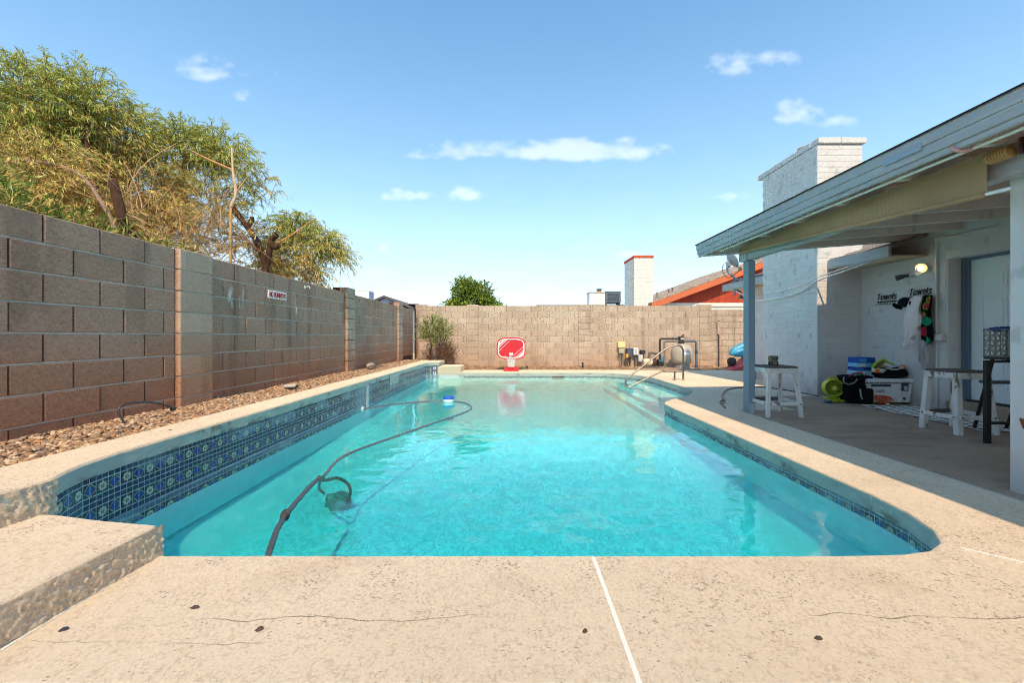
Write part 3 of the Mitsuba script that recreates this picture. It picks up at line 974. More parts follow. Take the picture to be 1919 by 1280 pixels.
A = stones(7400, (-3.25, -2.70, 1.3, 5.2), gz, .007, .018, 1, 1, PAL)
B = stones(7600, (-3.25, -2.70, 5.2, 12.95), gz, .009, .022, 0, 2, PAL)
C = stones(5200, (-3.15, 6.6, 13.28, 14.3), bz, .010, .024, 0, 3, PAL)
V = np.vstack([A[0], B[0], C[0]])
F = np.vstack([A[1], B[1] + len(A[0]), C[1] + len(A[0]) + len(B[0])])
part(None, 'gravel', (V, F), 'm_stone', rgb=np.vstack([A[2], B[2], C[2]]), smooth=True)
labels['gravel'] = {'kind': 'stuff', 'label': 'tan river gravel along the foot of the block walls', 'category': 'gravel'}


def sheet(x0, x1, y0, y1, zf, h=.08):
    gx, gy = np.meshgrid(np.arange(x0, x1 + h, h), np.arange(y0, y1 + h, h), indexing='ij')
    gzz = zf(gx, gy) - .012
    n, k = gx.shape
    a, b = np.meshgrid(np.arange(n - 1), np.arange(k - 1), indexing='ij')
    qq = np.stack([a * k + b, (a + 1) * k + b, (a + 1) * k + b + 1, a * k + b + 1], -1).reshape(-1, 4)
    return np.stack([gx, gy, gzz], -1).reshape(-1, 3), qq


struct('planting_bed', sheet(-3.3, -2.71, -2, 13.0, gz), 'm_soil', smooth=True)
struct('planting_bed', sheet(-3.2, 9.4, 13.27, 14.3, bz), 'm_soil', smooth=True)

# ------------------------------------------------------------------ house
hs = thing('house', 'white painted slump block house with a big square chimney on the right', 'house')
HX = 6.0
wall_ply_h = 0.1


def bricks(holder, origin, ang, a0, a1, zt, zb, off, skip=None):
    lay(holder, 'brick', origin, ang, a0, a1, zt, zb, off, 0.40, 0.098, 0.007, 'm_paint', d=0.03, e=0.004, jitter=0.0010, skip=skip)


wl = part(hs, 'wall', cat(bbox(HX - .0245, HX + .30, 5.952, 10.65, -0.2, 2.50)), 'm_paint')
bricks(wl, (HX, 0), math.pi / 2, 5.955, 7.40, 2.46, -.06, 0.12)
bricks(wl, (HX, 0), math.pi / 2, 9.03, 10.6, 2.2, -.06, 0.12)
part(hs, 'near_wall', bbox(HX - .028, HX + .3, -4, 4.80, -0.2, 2.55), 'm_paint')
lt = part(hs, 'lintel', bbox(HX - .026, HX + .30, 4.803, 5.949, 2.057, 2.52), 'm_paint')
bricks(lt, (HX, 0), math.pi / 2, 4.80, 5.953, 2.46, 2.05, 0.12)
# far jamb of the door recess, its bricks facing the camera
jb = part(hs, 'jamb', bbox(HX - .02, HX + .17, 5.930, 5.951, -0.2, 2.056), 'm_paint')
bricks(jb, (HX, 5.955), math.pi, -(HX + .165), -(HX - .028), 2.05, -.05, 0.07)
fr = part(hs, 'door_frame', cat(bbox(HX + .155, HX + .24, 5.865, 5.922, 0.10, 2.06), bbox(HX + .165, HX + .24, 5.83, 5.865, 0.10, 2.03), bbox(HX + .155, HX + .24, 4.80, 5.865, 2.02, 2.055)), 'm_flat', rgb=lin((104, 120, 138)))
dr_ = part(hs, 'door', bbox(HX + .195, HX + .235, 4.86, 5.83, 0.14, 2.015), 'm_flat', rgb=lin((226, 230, 232)))
for (ya, yb, za, zb) in ((5.40, 5.70, 1.62, 1.86), (5.40, 5.70, 0.92, 1.52), (5.40, 5.70, 0.26, 0.80), (4.98, 5.28, 1.62, 1.86), (4.98, 5.28, 0.92, 1.52), (4.98, 5.28, 0.26, .80)):
    f = cat(bbox(HX + .187, HX + .196, ya, yb, za, za + .02), bbox(HX + .187, HX + .196, ya, yb, zb - .02, zb), bbox(HX + .187, HX + .196, ya, ya + .02, za + .02, zb - .02), bbox(HX + .187, HX + .196, yb - .02, yb, za + .02, zb - .02),
            rbox((HX + .192, (ya + yb) / 2, (za + zb) / 2), (.012, yb - ya - .09, zb - za - .09), .004))
    part(dr_, 'panel', f, 'm_flat', rgb=lin((226, 230, 232)))
part(hs, 'threshold', cat(rbox((HX + .09, 5.36, 0.04), (.30, 1.12, .15), .01)), 'm_patio')
part(hs, 'door_sill', rbox((HX + .17, 5.34, 0.126), (.09, 1.0, .025), .004), 'm_flat', rgb=(.03, .03, .03))
# chimney
ch = part(hs, 'chimney', bbox(5.2315, 5.995, 7.4015, 9.0, -0.2, 4.278), 'm_paint')
bricks(ch, (0, 7.426 - .0), math.pi, -6.0, -5.232, 4.28, -.06, 0.0)
bricks(ch, (5.256, 0), math.pi / 2, 7.40, 9.02, 4.28, -.06, 0.2)
cap = []
for k in range(2):
    cap.append(rbox((5.42 + .40 * k, 7.46, 4.335), (.395, .20, .095), .006))
cap.append(rbox((6.01, 7.46, 4.335), (.06, .20, .095), .006))
for k in range(4):
    cap.append(rbox((5.31, 7.76 + .405 * k, 4.335), (.20, .395, .095), .006))
cap.append(bbox(5.35, 6.02, 7.5, 9.02, 4.29, 4.37))
for c_ in cap:
    part(ch, 'cap_block', c_, 'm_paint')
P(ch, 'flue', lathe([(.15, 0), (.15, .22), (.12, .22), (.12, 0)], (5.62, 8.25, 4.36), 20), (176, 104, 66), 'm_flat', smooth=False)
# main roof: low eave over the wall, shingled slope
PT = 0.333


def roof_slab(x0, x1, y0, y1, z0, pitch, th):
    v = []
    for x in (x0, x1):
        for y in (y0, y1):
            for dzz in (0, th):
                v.append((x, y, z0 + pitch * (x - x0) + dzz))
    return trimesh.convex.convex_hull(np.array(v))


rf = part(hs, 'roof', cat(roof_slab(5.44, 9.6, 9.03, 11.1, 2.25, PT, .045), roof_slab(6.02, 9.6, 7.39, 9.03, 2.25 + PT * .58, PT, .045), roof_slab(5.44, 9.6, 6.2, 7.39, 2.25, PT, .045), roof_slab(6.75, 9.6, -4, 6.2, 2.25 + PT * 1.31, PT, .045)), 'm_shingle')
for y0, y1 in ((6.2, 7.39), (9.03, 11.1)):
    for k in range(5):
        x = 5.43 + .14 * k
        n = int((y1 - y0) / .3)
        if x > 5.98 and y0 < 7:
            continue
        for j in range(n + 1):
            a, b = max(y0, y0 + (j - .5 * (k % 2)) * .3), min(y1, y0 + (j + 1 - .5 * (k % 2)) * .3)
            if b - a < .05:
                continue
            part(rf, 'shingle', roof_slab(x, x + .17, a + .003, b - .003, 2.30 + PT * (x - 5.44) + random.uniform(0, .004), PT - .04, .008), 'm_shingle')
    fc = part(hs, 'fascia', bbox(5.40, 5.438, y0, y1, 2.135, 2.29), 'm_trim')
    part(hs, 'soffit', bbox(5.44, 6.0, y0, y1, 2.14, 2.16), 'm_under')
part(hs, 'rake_board', roof_slab(5.44, 9.6, 11.1, 11.14, 2.13, PT, .16), 'm_trim')
# ------------------------------------------------------------------ patio cover
pc = thing('patio_cover', 'low patio roof with blue grey fascia, rafters and one square post beside the pool', 'patio roof')
EX, PP = 2.75, 0.075


def pz(x):
    return 2.17 + PP * (x - EX)


P(pc, 'post', rbox((3.163, 5.765, 0.965), (.092, .13, 2.06), .006), (134, 150, 162), 'm_flat')
P(pc, 'post_base', cat(rbox((3.163, 5.695, 0.035), (.07, .006, .14), .002), rbox((3.163, 5.833, 0.035), (.07, .006, .14), .002)), (170, 178, 184), 'm_flat')
part(pc, 'beam', rbox((3.155, 1.96, 2.095), (.10, 7.92, .185), .008), 'm_trim')
part(pc, 'bracket', rbox((3.10, 5.78, 2.04), (.012, .14, .10), .003), 'm_trim')
pr = part(pc, 'pier', rbox((3.435, 2.60, 1.03), (.40, .44, 2.14), .015), 'm_paint', label='wide grey painted block pier at the right edge')
P(pr, 'hose_bib_hole', trimesh.convex.convex_hull(np.array([(3.237, 2.76, .48), (3.237, 2.70, .475), (3.237, 2.71, .40), (3.237, 2.735, .395), (3.229, 2.75, .46), (3.229, 2.715, .45)])), (120, 76, 48), 'm_flat')
part(pc, 'roof_boards', roof_slab(2.79, 6.75, -4, 6.45, pz(2.79) + .142, PP, .03), 'm_under')
part(pc, 'roofing', roof_slab(2.745, 6.78, -4, 6.47, pz(2.745) + .174, PP, .018), 'm_shingle')
k = 0
y = 6.36
while y > -3:
    part(pc, 'rafter', roof_slab(2.80, HX - .01, y - .022, y + .022, pz(2.80), PP, .141), 'm_paint')
    y -= .61
part(pc, 'fascia', rbox((2.765, 1.23, 2.31), (.03, 10.46, .075), .004), 'm_trim')
part(pc, 'fascia', rbox((2.775, 1.23, 2.238), (.03, 10.44, .068), .004), 'm_trim')
part(pc, 'fascia', rbox((2.79, 1.23, 2.184), (.03, 10.42, .04), .004), 'm_trim')
part(pc, 'drip_edge', rbox((2.752, 1.23, 2.353), (.03, 10.48, .010), .003), 'm_flat', rgb=(.02, .02, .022))
part(pc, 'end_board', roof_slab(2.80, HX, 6.41, 6.45, pz(2.80), PP, .141), 'm_trim')
P(pc, 'splice_plate', rbox((2.747, 3.05, 2.272), (.004, .30, .045), .001), (150, 165, 178), 'm_flat')
P(pc, 'conduit_pipe', tube([(2.84, -3, 2.155), (2.84, 5.9, 2.155)], .012, 8), (214, 222, 214), smooth=True)
for y in (1.9, 2.62, 4.2, 5.2):
    P(pc, 'pipe_clip', rbox((2.84, y, 2.163), (.035, .02, .03), .003), (205, 190, 180))
P(pc, 'pipe_elbow', tube(spline([(2.83, 2.66, 2.155), (2.80, 2.68, 2.145), (2.77, 2.70, 2.16), (2.768, 2.72, 2.19)], 12), .011, 8), (200, 150, 140), smooth=True)
# roller shade hung in front of the beam
rs = thing('roller_shade', 'tan woven roller shade hanging from the patio beam', 'roller shade')
ys = np.linspace(2.76, 5.78, 60)
zb = 1.915 + .205 * (ys - 2.76) / 3.0
zt = 2.175 + 0 * ys
xo = 3.03 + .004 * np.sin(ys * 9)
n = len(ys)
V = np.vstack([np.c_[xo, ys, zb], np.c_[xo, ys, zt], np.c_[xo + .004, ys, zb], np.c_[xo + .004, ys, zt]])
j = np.arange(n - 1)
F = np.vstack([np.c_[j, j + 1, j + 1 + n, j + n], np.c_[j + 2 * n + 1, j + 2 * n, j + 3 * n, j + 3 * n + 1], np.array([[0, n, 3 * n, 2 * n], [n - 1, 3 * n - 1, 4 * n - 1, 2 * n - 1]])])
part(rs, 'fabric', (V, F), 'm_weave')
part(rs, 'hem_roll', tube(np.c_[xo + .002, ys, zb - .012], .017, 10), 'm_weave', smooth=True)
P(rs, 'hem_bar', tube([(3.03, 2.78, 1.905), (3.03, 2.62, 1.897)], .012, 8), (225, 228, 226), smooth=True)
P(rs, 'roller', tube([(3.035, 2.76, 2.125), (3.035, 2.62, 2.125)], .032, 14), (160, 128, 78), 'm_flat', smooth=True)
cs = part(rs, 'cord_coil', tube(np.array([(3.035 + .036 * math.cos(t), 2.745 - .0175 * t / (2 * math.pi), 2.125 + .036 * math.sin(t)) for t in np.linspace(0, 14 * math.pi, 170)]), .0055, 6), 'm_flat', rgb=lin((186, 156, 104)), smooth=True)
P(rs, 'bracket', cat(rbox((3.05, 2.575, 2.135), (.05, .02, .10), .004), rbox((3.05, 2.53, 2.12), (.04, .07, .05), .006)), (70, 40, 34))
P(rs, 'motor_cap', lathe([(0, 0), (.04, 0), (.045, .02), (.03, .06), (0, .06)], (3.03, 2.47, 2.145), 14, 'y'), (40, 34, 30))

# ------------------------------------------------------------------ on the house wall
lm = thing('wall_lamp', 'twin floodlight with one lit bulb on the white house wall by the door', 'lamp')
P(lm, 'base_plate', lathe([(0, 0), (.055, 0), (.055, .03), (0, .03)], (5.94, 6.33, 1.93), 18, 'x'), (225, 225, 220))
P(lm, 'arm', cat(tube([(5.97, 6.33, 1.93), (5.90, 6.27, 1.955)], .012, 6), tube([(5.97, 6.33, 1.93), (5.90, 6.44, 1.90)], .012, 6)), (200, 200, 195))
P(lm, 'lamp_head', tube([(5.91, 6.28, 1.952), (5.86, 6.19, 1.967)], [.035, .068], 18, caps=False), (212, 206, 190), smooth=True)
k = key_of(lm, 'bulb')
bulb = trimesh.creation.icosphere(subdivisions=2, radius=.040)
bulb.apply_scale([1, .75, 1])
bulb.apply_translation([5.865, 6.205, 1.965])
scene[k] = {**mikit.ply(bulb, 'm_lamp_glass', smooth=True), 'emitter': {'type': 'area', 'radiance': {'type': 'rgb', 'value': [1.5, 1.05, 0.45]}}}
P(lm, 'lamp_head', tube([(5.91, 6.43, 1.905), (5.87, 6.52, 1.885), (5.85, 6.57, 1.878)], [.02, .035, .045], 12), (58, 54, 52), smooth=True)

cd = thing('electrical_conduit', 'painted conduit with an outlet box on the house wall left of the door', 'conduit')
part(cd, 'pipe', tube([(5.956, 6.06, -.02), (5.956, 6.06, 0.93)], .014, 8), 'm_paint', smooth=True)
part(cd, 'pipe', tube([(5.954, 6.06, 1.02), (5.954, 6.06, 2.34)], .018, 8), 'm_paint', smooth=True)
bx = part(cd, 'outlet_box', rbox((5.94, 6.05, 0.975), (.06, .20, .10), .012), 'm_paint')
P(bx, 'cover', rbox((5.905, 6.09, 0.975), (.02, .085, .08), .006), (150, 150, 152))
part(cd, 'junction', cat(rbox((5.945, 6.0, 2.345), (.05, .14, .05), .008), tube([(5.956, 6.0, 2.345), (5.956, 5.3, 2.345)], .014, 8)), 'm_paint')


def rack(label, y0, y1, z, hooks):
    """Cut metal lettering over a bar with hooks; it reads along -y from the pool."""
    r = thing('towel_rack', label, 'towel rack', None)
    P(r, 'bar', bbox(5.955, 5.965, y1, y0, z - .025, z - .008), (14, 14, 15), 'm_flat')
    m = meshkit.text_mesh('Towels', .085, .006, bold=False)
    m.apply_translation(-m.bounds.mean(0))
    sh = np.eye(4)
    sh[0, 1] = .28
    m.apply_transform(sh)
    m.apply_scale([(y0 - y1) * .96 / m.extents[0], .10 / m.extents[1], 1])
    M = np.eye(4)
    M[:3, 0], M[:3, 1], M[:3, 2], M[:3, 3] = (0, -1, 0), (0, 0, 1), (-1, 0, 0), (5.962, (y0 + y1) / 2, z + .062)
    m.apply_transform(M)
    P(r, 'lettering', m, (14, 14, 15), 'm_flat')
    for k in range(hooks):
        y = y0 + (y1 - y0) * (k + .5) / hooks
        P(r, 'hook', tube(spline([(5.955, y, z - .03), (5.95, y, z - .055), (5.93, y, z - .062), (5.92, y, z - .045)], 8), .005, 5), (14, 14, 15), smooth=True)
    return r


rack('black metal rack with the word Towels and its hooks empty', 7.06, 6.70, 1.56, 6)
rack('black metal rack with the word Towels holding towels and a cap', 6.49, 6.14, 1.585, 6)


def drape(y_top, y_bot, z_top, z_bot, x, seed, nfold, depth, tipz=0.0, tipy=0.0):
    """A hanging cloth: folds along the height; the hem can run down to a tip."""
    nu, nv = 40, 40
    u, v = np.meshgrid(np.linspace(0, 1, nu), np.linspace(0, 1, nv), indexing='ij')
    yt = y_top[0] + (y_top[1] - y_top[0]) * u
    yb = y_bot[0] + (y_bot[1] - y_bot[0]) * u
    s = v ** 0.8
    Y = yt * (1 - s) + yb * s + .012 * np.sin(v * 7 + u * 5)
    zb = z_bot + tipz * np.abs(u - tipy) ** 1.2
    Z = z_top + (zb - z_top) * v + .02 * np.sin(u * np.pi) * (1 - v)
    X = x - .02 - depth * (.35 + .65 * v) * (.5 + .5 * np.sin(u * nfold * 2 * np.pi + seed + 1.2 * v + 2 * meshkit.noise(np.stack([u * 3, v * 2, u * 0 + seed], -1)))) - .02 * np.sin(v * np.pi)
    a, b = np.meshgrid(np.arange(nu - 1), np.arange(nv - 1), indexing='ij')
    q = np.stack([a * nv + b, a * nv + b + 1, (a + 1) * nv + b + 1, (a + 1) * nv + b], -1).reshape(-1, 4)
    front = np.stack([X, Y, Z], -1).reshape(-1, 3)
    return front, q, u.ravel(), v.ravel()


def cloth(key, d, col):
    v, q, *_ = d
    n = len(v)
    V = np.vstack([v, v + [.006, 0, 0]])
    F = np.vstack([q, q[:, ::-1] + n])
    part(key, 'cloth', (V, F), 'm_cloth', rgb=np.vstack([col, col]) if col.ndim == 2 else col, smooth=True)


tw = thing('towel', 'white towel hanging from the right towel rack', 'towel')
cloth(tw, drape((6.36, 6.19), (6.44, 6.17), 1.555, 0.80, 5.92, 1.0, 3, .12, .42, .12), lin((246, 240, 242)))
d = drape((6.20, 6.06), (6.21, 6.05), 1.56, 0.86, 5.92, 2.2, 2, .06, .3, .7)
v, q, u, w = d
pts = v[:, [1, 2]]
col = np.tile(lin((20, 22, 26)), (len(v), 1))
for (cy, cz, rr, c1, c2) in tuple((a_ - .125, *q_) for a_, *q_ in ((6.245, 1.42, .045, (226, 60, 84), (120, 190, 70)), (6.235, 1.20, .05, (40, 170, 140), (60, 190, 150)), (6.26, 1.06, .05, (222, 50, 120), (230, 90, 60)), (6.22, .93, .04, (50, 180, 150), (40, 150, 120)), (6.23, 1.51, .03, (220, 90, 60), (150, 200, 70)), (6.28, 1.30, .03, (230, 120, 110), (120, 190, 80)))):
    r = np.hypot(pts[:, 0] - cy, (pts[:, 1] - cz) * .8)
    col[r < rr * 1.05] = lin(c2) * .75
    col[r < rr * .75] = lin(c1) * .75
tw = thing('towel', 'black beach towel with watermelon pattern hanging beside the white towel', 'towel')
cloth(tw, d, col)
tw = thing('towel', 'pale grey towel end hanging lowest below the other towels', 'towel')
cloth(tw, drape((6.24, 6.13), (6.24, 6.10), 1.0, 0.50, 5.93, .4, 2, .05, .3, .5), lin((186, 180, 180)))
cpv = thing('cap', 'dark navy cap hanging on the left end of the right towel rack', 'cap')
hm = trimesh.creation.icosphere(subdivisions=3, radius=.10)
hm.apply_scale([.55, 1.15, .75])
hm.vertices[:, 2] += .25 * np.clip(hm.vertices[:, 1], -.2, 0) ** 1 * .6
hm.apply_translation([5.885, 6.47, 1.50])
part(cpv, 'crown', hm, 'm_cloth', rgb=lin((22, 24, 34)), smooth=True)
br = trimesh.creation.icosphere(subdivisions=2, radius=.085)
br.apply_scale([.75, .9, .16])
br.apply_transform(trimesh.transformations.rotation_matrix(.7, [1, 0, 0]))
br.apply_translation([5.87, 6.585, 1.445])
part(cpv, 'brim', br, 'm_cloth', rgb=lin((20, 22, 30)), smooth=True)
P(cpv, 'cord', tube(spline([(5.92, 6.44, 1.43), (5.93, 6.45, 1.30), (5.92, 6.46, 1.20), (5.92, 6.47, 1.12)], 14), .006, 5), (170, 140, 100), smooth=True)

# ------------------------------------------------------------------ things on the patio
def pzf(y):
    return float(dz(y)) - 0.004


def stool(label, corners_top, corners_foot, zt, worn):
    """White painted stool with splayed legs and a dark plank seat; corners in order round the seat."""
    t = thing('stool', label, 'stool', None)
    ct, cf = np.array(corners_top), np.array(corners_foot)
    z0 = pzf(cf[:, 1].mean())
    mid = ct.mean(0)
    o = np.argsort(np.arctan2(*(ct - mid).T[::-1]))
    out = mid + (ct - mid) * 1.13
    d1, d2 = out[1] - out[0], out[3] - out[0]
    seat = part(t, 'seat', trimesh.convex.convex_hull(np.array([(x, y, z) for x, y in (out - mid) * .985 + mid for z in (z0 + zt - .022, z0 + zt - .012)])), 'm_greywood')
    for k in range(4):
        a, b = (k + .02) / 4, (k + .98) / 4
        pl = [out[0] + d1 * a, out[0] + d1 * b, out[0] + d1 * b + d2, out[0] + d1 * a + d2]
        part(seat, 'plank', trimesh.convex.convex_hull(np.array([(x, y, z) for x, y in pl for z in (z0 + zt - .024, z0 + zt)])), 'm_greywood')
    w = .026 if ct[:, 0].mean() > 4 else .0205
    ang = math.atan2(d1[1], d1[0])
    ux, uy = np.array([math.cos(ang), math.sin(ang)]) * w, np.array([-math.sin(ang), math.cos(ang)]) * w
    for k in range(4):
        V = [np.r_[c + a * ux + b * uy, z] for c, z in ((cf[k], z0), (ct[k], z0 + zt - .024)) for a in (-1, 1) for b in (-1, 1)]
        part(t, 'leg', trimesh.convex.convex_hull(np.array(V)), 'm_worn')
    for k in range(4):
        a, b = ct[k], ct[(k + 1) % 4]
        L = np.linalg.norm(b - a)
        m2 = (a + b) / 2 + (((a + b) / 2) - mid) / np.linalg.norm((a + b) / 2 - mid) * .03
        part(t, 'apron', rbox((*m2, z0 + zt - .055), (L + .02, .018, .06), .003, rz=math.atan2(*(b - a)[::-1])), 'm_worn')
        f = .27
        a, b = cf[k] * (1 - f) + ct[k] * f, cf[(k + 1) % 4] * (1 - f) + ct[(k + 1) % 4] * f
        L = np.linalg.norm(b - a)
        fm = cf.mean(0) * (1 - f) + mid * f
        m2 = (a + b) / 2 + ((a + b) / 2 - fm) / np.linalg.norm((a + b) / 2 - fm) * .03
        rz = math.atan2(*(b - a)[::-1])
        st_ = part(t, 'stretcher', rbox((*m2, z0 + zt * f), (L + .02, .018, .042), .003, rz=rz), 'm_worn' if k != 2 else 'm_greywood')
        dirv = (b - a) / L
        nv = ((a + b) / 2 - fm) / np.linalg.norm((a + b) / 2 - fm)
        for e in (-1, 1):
            P(st_, 'bolt', rbox((*(m2 + dirv * e * (L / 2 - .01) + nv * .010), z0 + zt * f), (.016, .006, .016), .002, rz=rz), (70, 60, 52))
    return t


stool('white stool with dark plank seat beside the patio post', [(3.24, 5.45), (3.57, 5.45), (3.57, 5.77), (3.24, 5.77)], [(3.195, 5.40), (3.60, 5.38), (3.60, 5.80), (3.20, 5.82)], .635, True)
stool('worn white stool with peeling legs on the checked rug', [(4.60, 4.47), (4.90, 4.47), (4.90, 4.77), (4.60, 4.77)], [(4.555, 4.41), (4.935, 4.42), (4.955, 4.85), (4.535, 4.77)], .655, True)

ln = thing('candle_holder', 'small black and gold mosaic candle holder on the stool by the post', 'candle holder')
zt = pzf(5.6) + .635
n = 10
P(ln, 'base', lathe([(0, 0), (.055, 0), (.055, .012), (0, .012)], (3.385, 5.60, zt), 20), (40, 34, 30))
P(ln, 'glass', lathe([(.05, .012), (.052, .125), (.047, .125), (.045, .012)], (3.385, 5.60, zt), 20), (92, 98, 92), smooth=False)
g2 = np.random.default_rng(3)
for k in range(16):
    a = 2 * math.pi * (k % 8) / 8 + (.3 if k > 7 else 0)
    P(ln, 'mosaic_piece', rbox((3.385 + .054 * math.cos(a), 5.60 + .054 * math.sin(a), zt + .035 + .055 * (k // 8) + g2.uniform(-.008, .008)), (.006, .03, .036), .002, rz=a), [(168, 124, 60), (36, 32, 30), (60, 74, 62)][k % 3])

# cooler: white chest with a dark gasket, grey latches
cz = pzf(6.6)
ck = thing('cooler', 'large white hard cooler against the house wall with items on its lid', 'cooler')
cx0, cx1, cy0, cy1 = 5.30, 5.95, 6.42, 6.84
body = trimesh.convex.convex_hull(np.array([(x, y, z) for z, e in ((cz + .03, .03), (cz + .31, .0)) for x in (cx0 + e, cx1 - e) for y in (cy0 + e * .6, cy1 - e * .6)]))
P(ck, 'body', body, (222, 224, 228))
P(ck, 'gasket', bbox(cx0 + .012, cx1 - .012, cy0 + .012, cy1 - .012, cz + .311, cz + .325), (30, 32, 36))
P(ck, 'lid', rbox(((cx0 + cx1) / 2, (cy0 + cy1) / 2, cz + .355), (cx1 - cx0 + .03, cy1 - cy0 + .03, .058), .014), (226, 228, 232))
P(ck, 'front_shadow_panel', rbox((5.48, cy0 + .004, cz + .285), (.30, .012, .035), .003), (54, 58, 66))
P(ck, 'latch', cat(rbox((5.83, cy0 - .01, cz + .26), (.10, .02, .11), .006)), (40, 42, 46))
P(ck, 'latch_plate', rbox((5.83, cy0 - .024, cz + .25), (.06, .01, .06), .003), (176, 178, 182))
P(ck, 'drain_boss', rbox((5.82, cy0 + .012, cz + .10), (.085, .02, .11), .006), (206, 208, 212))
P(ck, 'drain_plug', lathe([(0, 0), (.018, 0), (.018, .02), (0, .02)], (5.82, cy0 - .012, cz + .09), 14, 'y'), (36, 38, 40))
for x in (5.34, 5.90):
    P(ck, 'foot', bbox(x - .03, x + .03, cy0 + .03, cy0 + .09, cz, cz + .03), (30, 32, 34))
tm = meshkit.text_mesh('100', .034, .003, bold=True)
tm.apply_translation(-tm.bounds.mean(0))
tm.apply_scale([1.5, 1, 1])
M = np.eye(4)
M[:3, 0], M[:3, 1], M[:3, 2], M[:3, 3] = (1, 0, 0), (0, 0, 1), (0, -1, 0), (5.475, cy0 + .006, cz + .20)
tm.apply_transform(M)
P(ck, 'lettering', tm, (40, 42, 46), 'm_flat')
zl = cz + .384
blue = [('blue box with a light blue end lying on top of the stack on the cooler', (30, 84, 168), (70, 160, 220), .27, .085, (5.40, 6.68), .1), ('white and pale blue box second from the top of the stack', (120, 190, 226), (226, 232, 236), .24, .065, (5.395, 6.69), .03), ('dark blue flat box in the middle of the stack on the cooler', (32, 60, 140), (60, 110, 190), .24, .055, (5.40, 6.70), -.05), ('pale blue and white box at the bottom of the stack on the cooler', (150, 190, 214), (210, 222, 230), .26, .105, (5.385, 6.68), .05)]
z = zl
for lab, c1, c2, w, hh, (x, y), rz in blue[::-1]:
    b = thing('box', lab, 'box')
    P(b, 'carton', rbox((x, y, z + hh / 2), (w, .20, hh - .002), .003, rz=rz), c1, 'm_flat')
    P(b, 'label_panel', rbox((x - w * .27 + math.sin(rz) * .101, y - .101 * math.cos(rz) - w * .27 * math.sin(rz), z + hh / 2), (w * .42, .003, hh * .7), .001, rz=rz), c2, 'm_flat')
    z += hh
zstack = z
rk = thing('toy_racket', 'lime green rimmed grey racket toy leaning on the boxes', 'toy')
a = np.linspace(0, 2 * np.pi, 33)
e = np.c_[.125 * np.cos(a), .006 * np.sin(a) * 0, .075 * np.sin(a)]
R = trimesh.transformations.euler_matrix(.5, -.42, .15)
Rp = e @ R[:3, :3].T + [5.55, 6.54, zl + .205]
P(rk, 'rim', tube(Rp, .014, 8), (176, 214, 40), smooth=True)
dsk = trimesh.Trimesh(np.vstack([Rp[:-1], [Rp[:-1].mean(0)]]), np.c_[np.arange(32), (np.arange(32) + 1) % 32, np.full(32, 32)], process=False)
P(rk, 'net', cat(dsk), (120, 118, 108), 'm_cloth')
P(rk, 'handle', tube([Rp[8] * .0 + Rp[0], Rp[0] + [.16, .02, -.06]], .013, 8), (170, 206, 44), smooth=True)
bl = thing('bag', 'black soft bag lying across the cooler lid', 'bag')


def blob(c, s, seed, k=3, lump=.25, flat=0.5, rz=0.0):
    m = trimesh.creation.icosphere(subdivisions=4)
    v = m.vertices
    p = np.sign(v) * np.abs(v) ** flat
    p = p * (1 + lump * (meshkit.fbm(v * k + seed, 3, seed) - .5)[:, None])
    m.vertices = p * np.array(s) / 2
    m.apply_transform(trimesh.transformations.rotation_matrix(rz, [0, 0, 1]))
    m.apply_translation(c)
    return m


part(bl, 'body', blob((5.74, 6.58, zl + .075), (.46, .26, .16), 3, 3, .5, .7), 'm_cloth', rgb=lin((22, 22, 24)), smooth=True)
P(bl, 'strap', tube(spline([(5.60, 6.47, zl + .16), (5.70, 6.45, zl + .135), (5.80, 6.46, zl + .15), (5.86, 6.48, zl + .17), (5.80, 6.50, zl + .18)], 20), .012, 6), (206, 206, 200), 'm_cloth', smooth=True)
P(bl, 'strap', tube(spline([(5.52, 6.46, zl + .03), (5.66, 6.44, zl + .04), (5.86, 6.46, zl + .03)], 14), .012, 6), (40, 40, 42), 'm_cloth', smooth=True)
fo = thing('toy_blaster', 'white toy water blaster with an orange tank beside the black bag', 'toy')
P(fo, 'body', rbox((5.53, 6.50, zl + .115), (.24, .06, .06), .015, rz=.1, ry=.06), (226, 224, 220))
P(fo, 'tank', blob((5.46, 6.47, zl + .115), (.075, .06, .06), 2, 2, .1, .8), (236, 112, 36), smooth=True)
P(fo, 'nozzle', tube([(5.64, 6.50, zl + .12), (5.70, 6.50, zl + .125)], .015, 8), (60, 60, 60), smooth=True)
oc = thing('toy_ball', 'orange cylinder toy at the right end of the cooler pile', 'toy')
P(oc, 'body', tube([(5.86, 6.56, zl + .165), (5.95, 6.56, zl + .17)], .028, 12), (232, 112, 56), smooth=True)
pk = thing('magazine', 'pink and green paper pad on top of the black bag', 'pad')
P(pk, 'cover', rbox((5.66, 6.60, zl + .175), (.17, .14, .012), .003, rz=-.25, ry=.25), (206, 130, 170), 'm_flat')
P(pk, 'edge', rbox((5.645, 6.62, zl + .19), (.15, .12, .010), .003, rz=-.25, ry=.25), (130, 190, 60), 'm_flat')
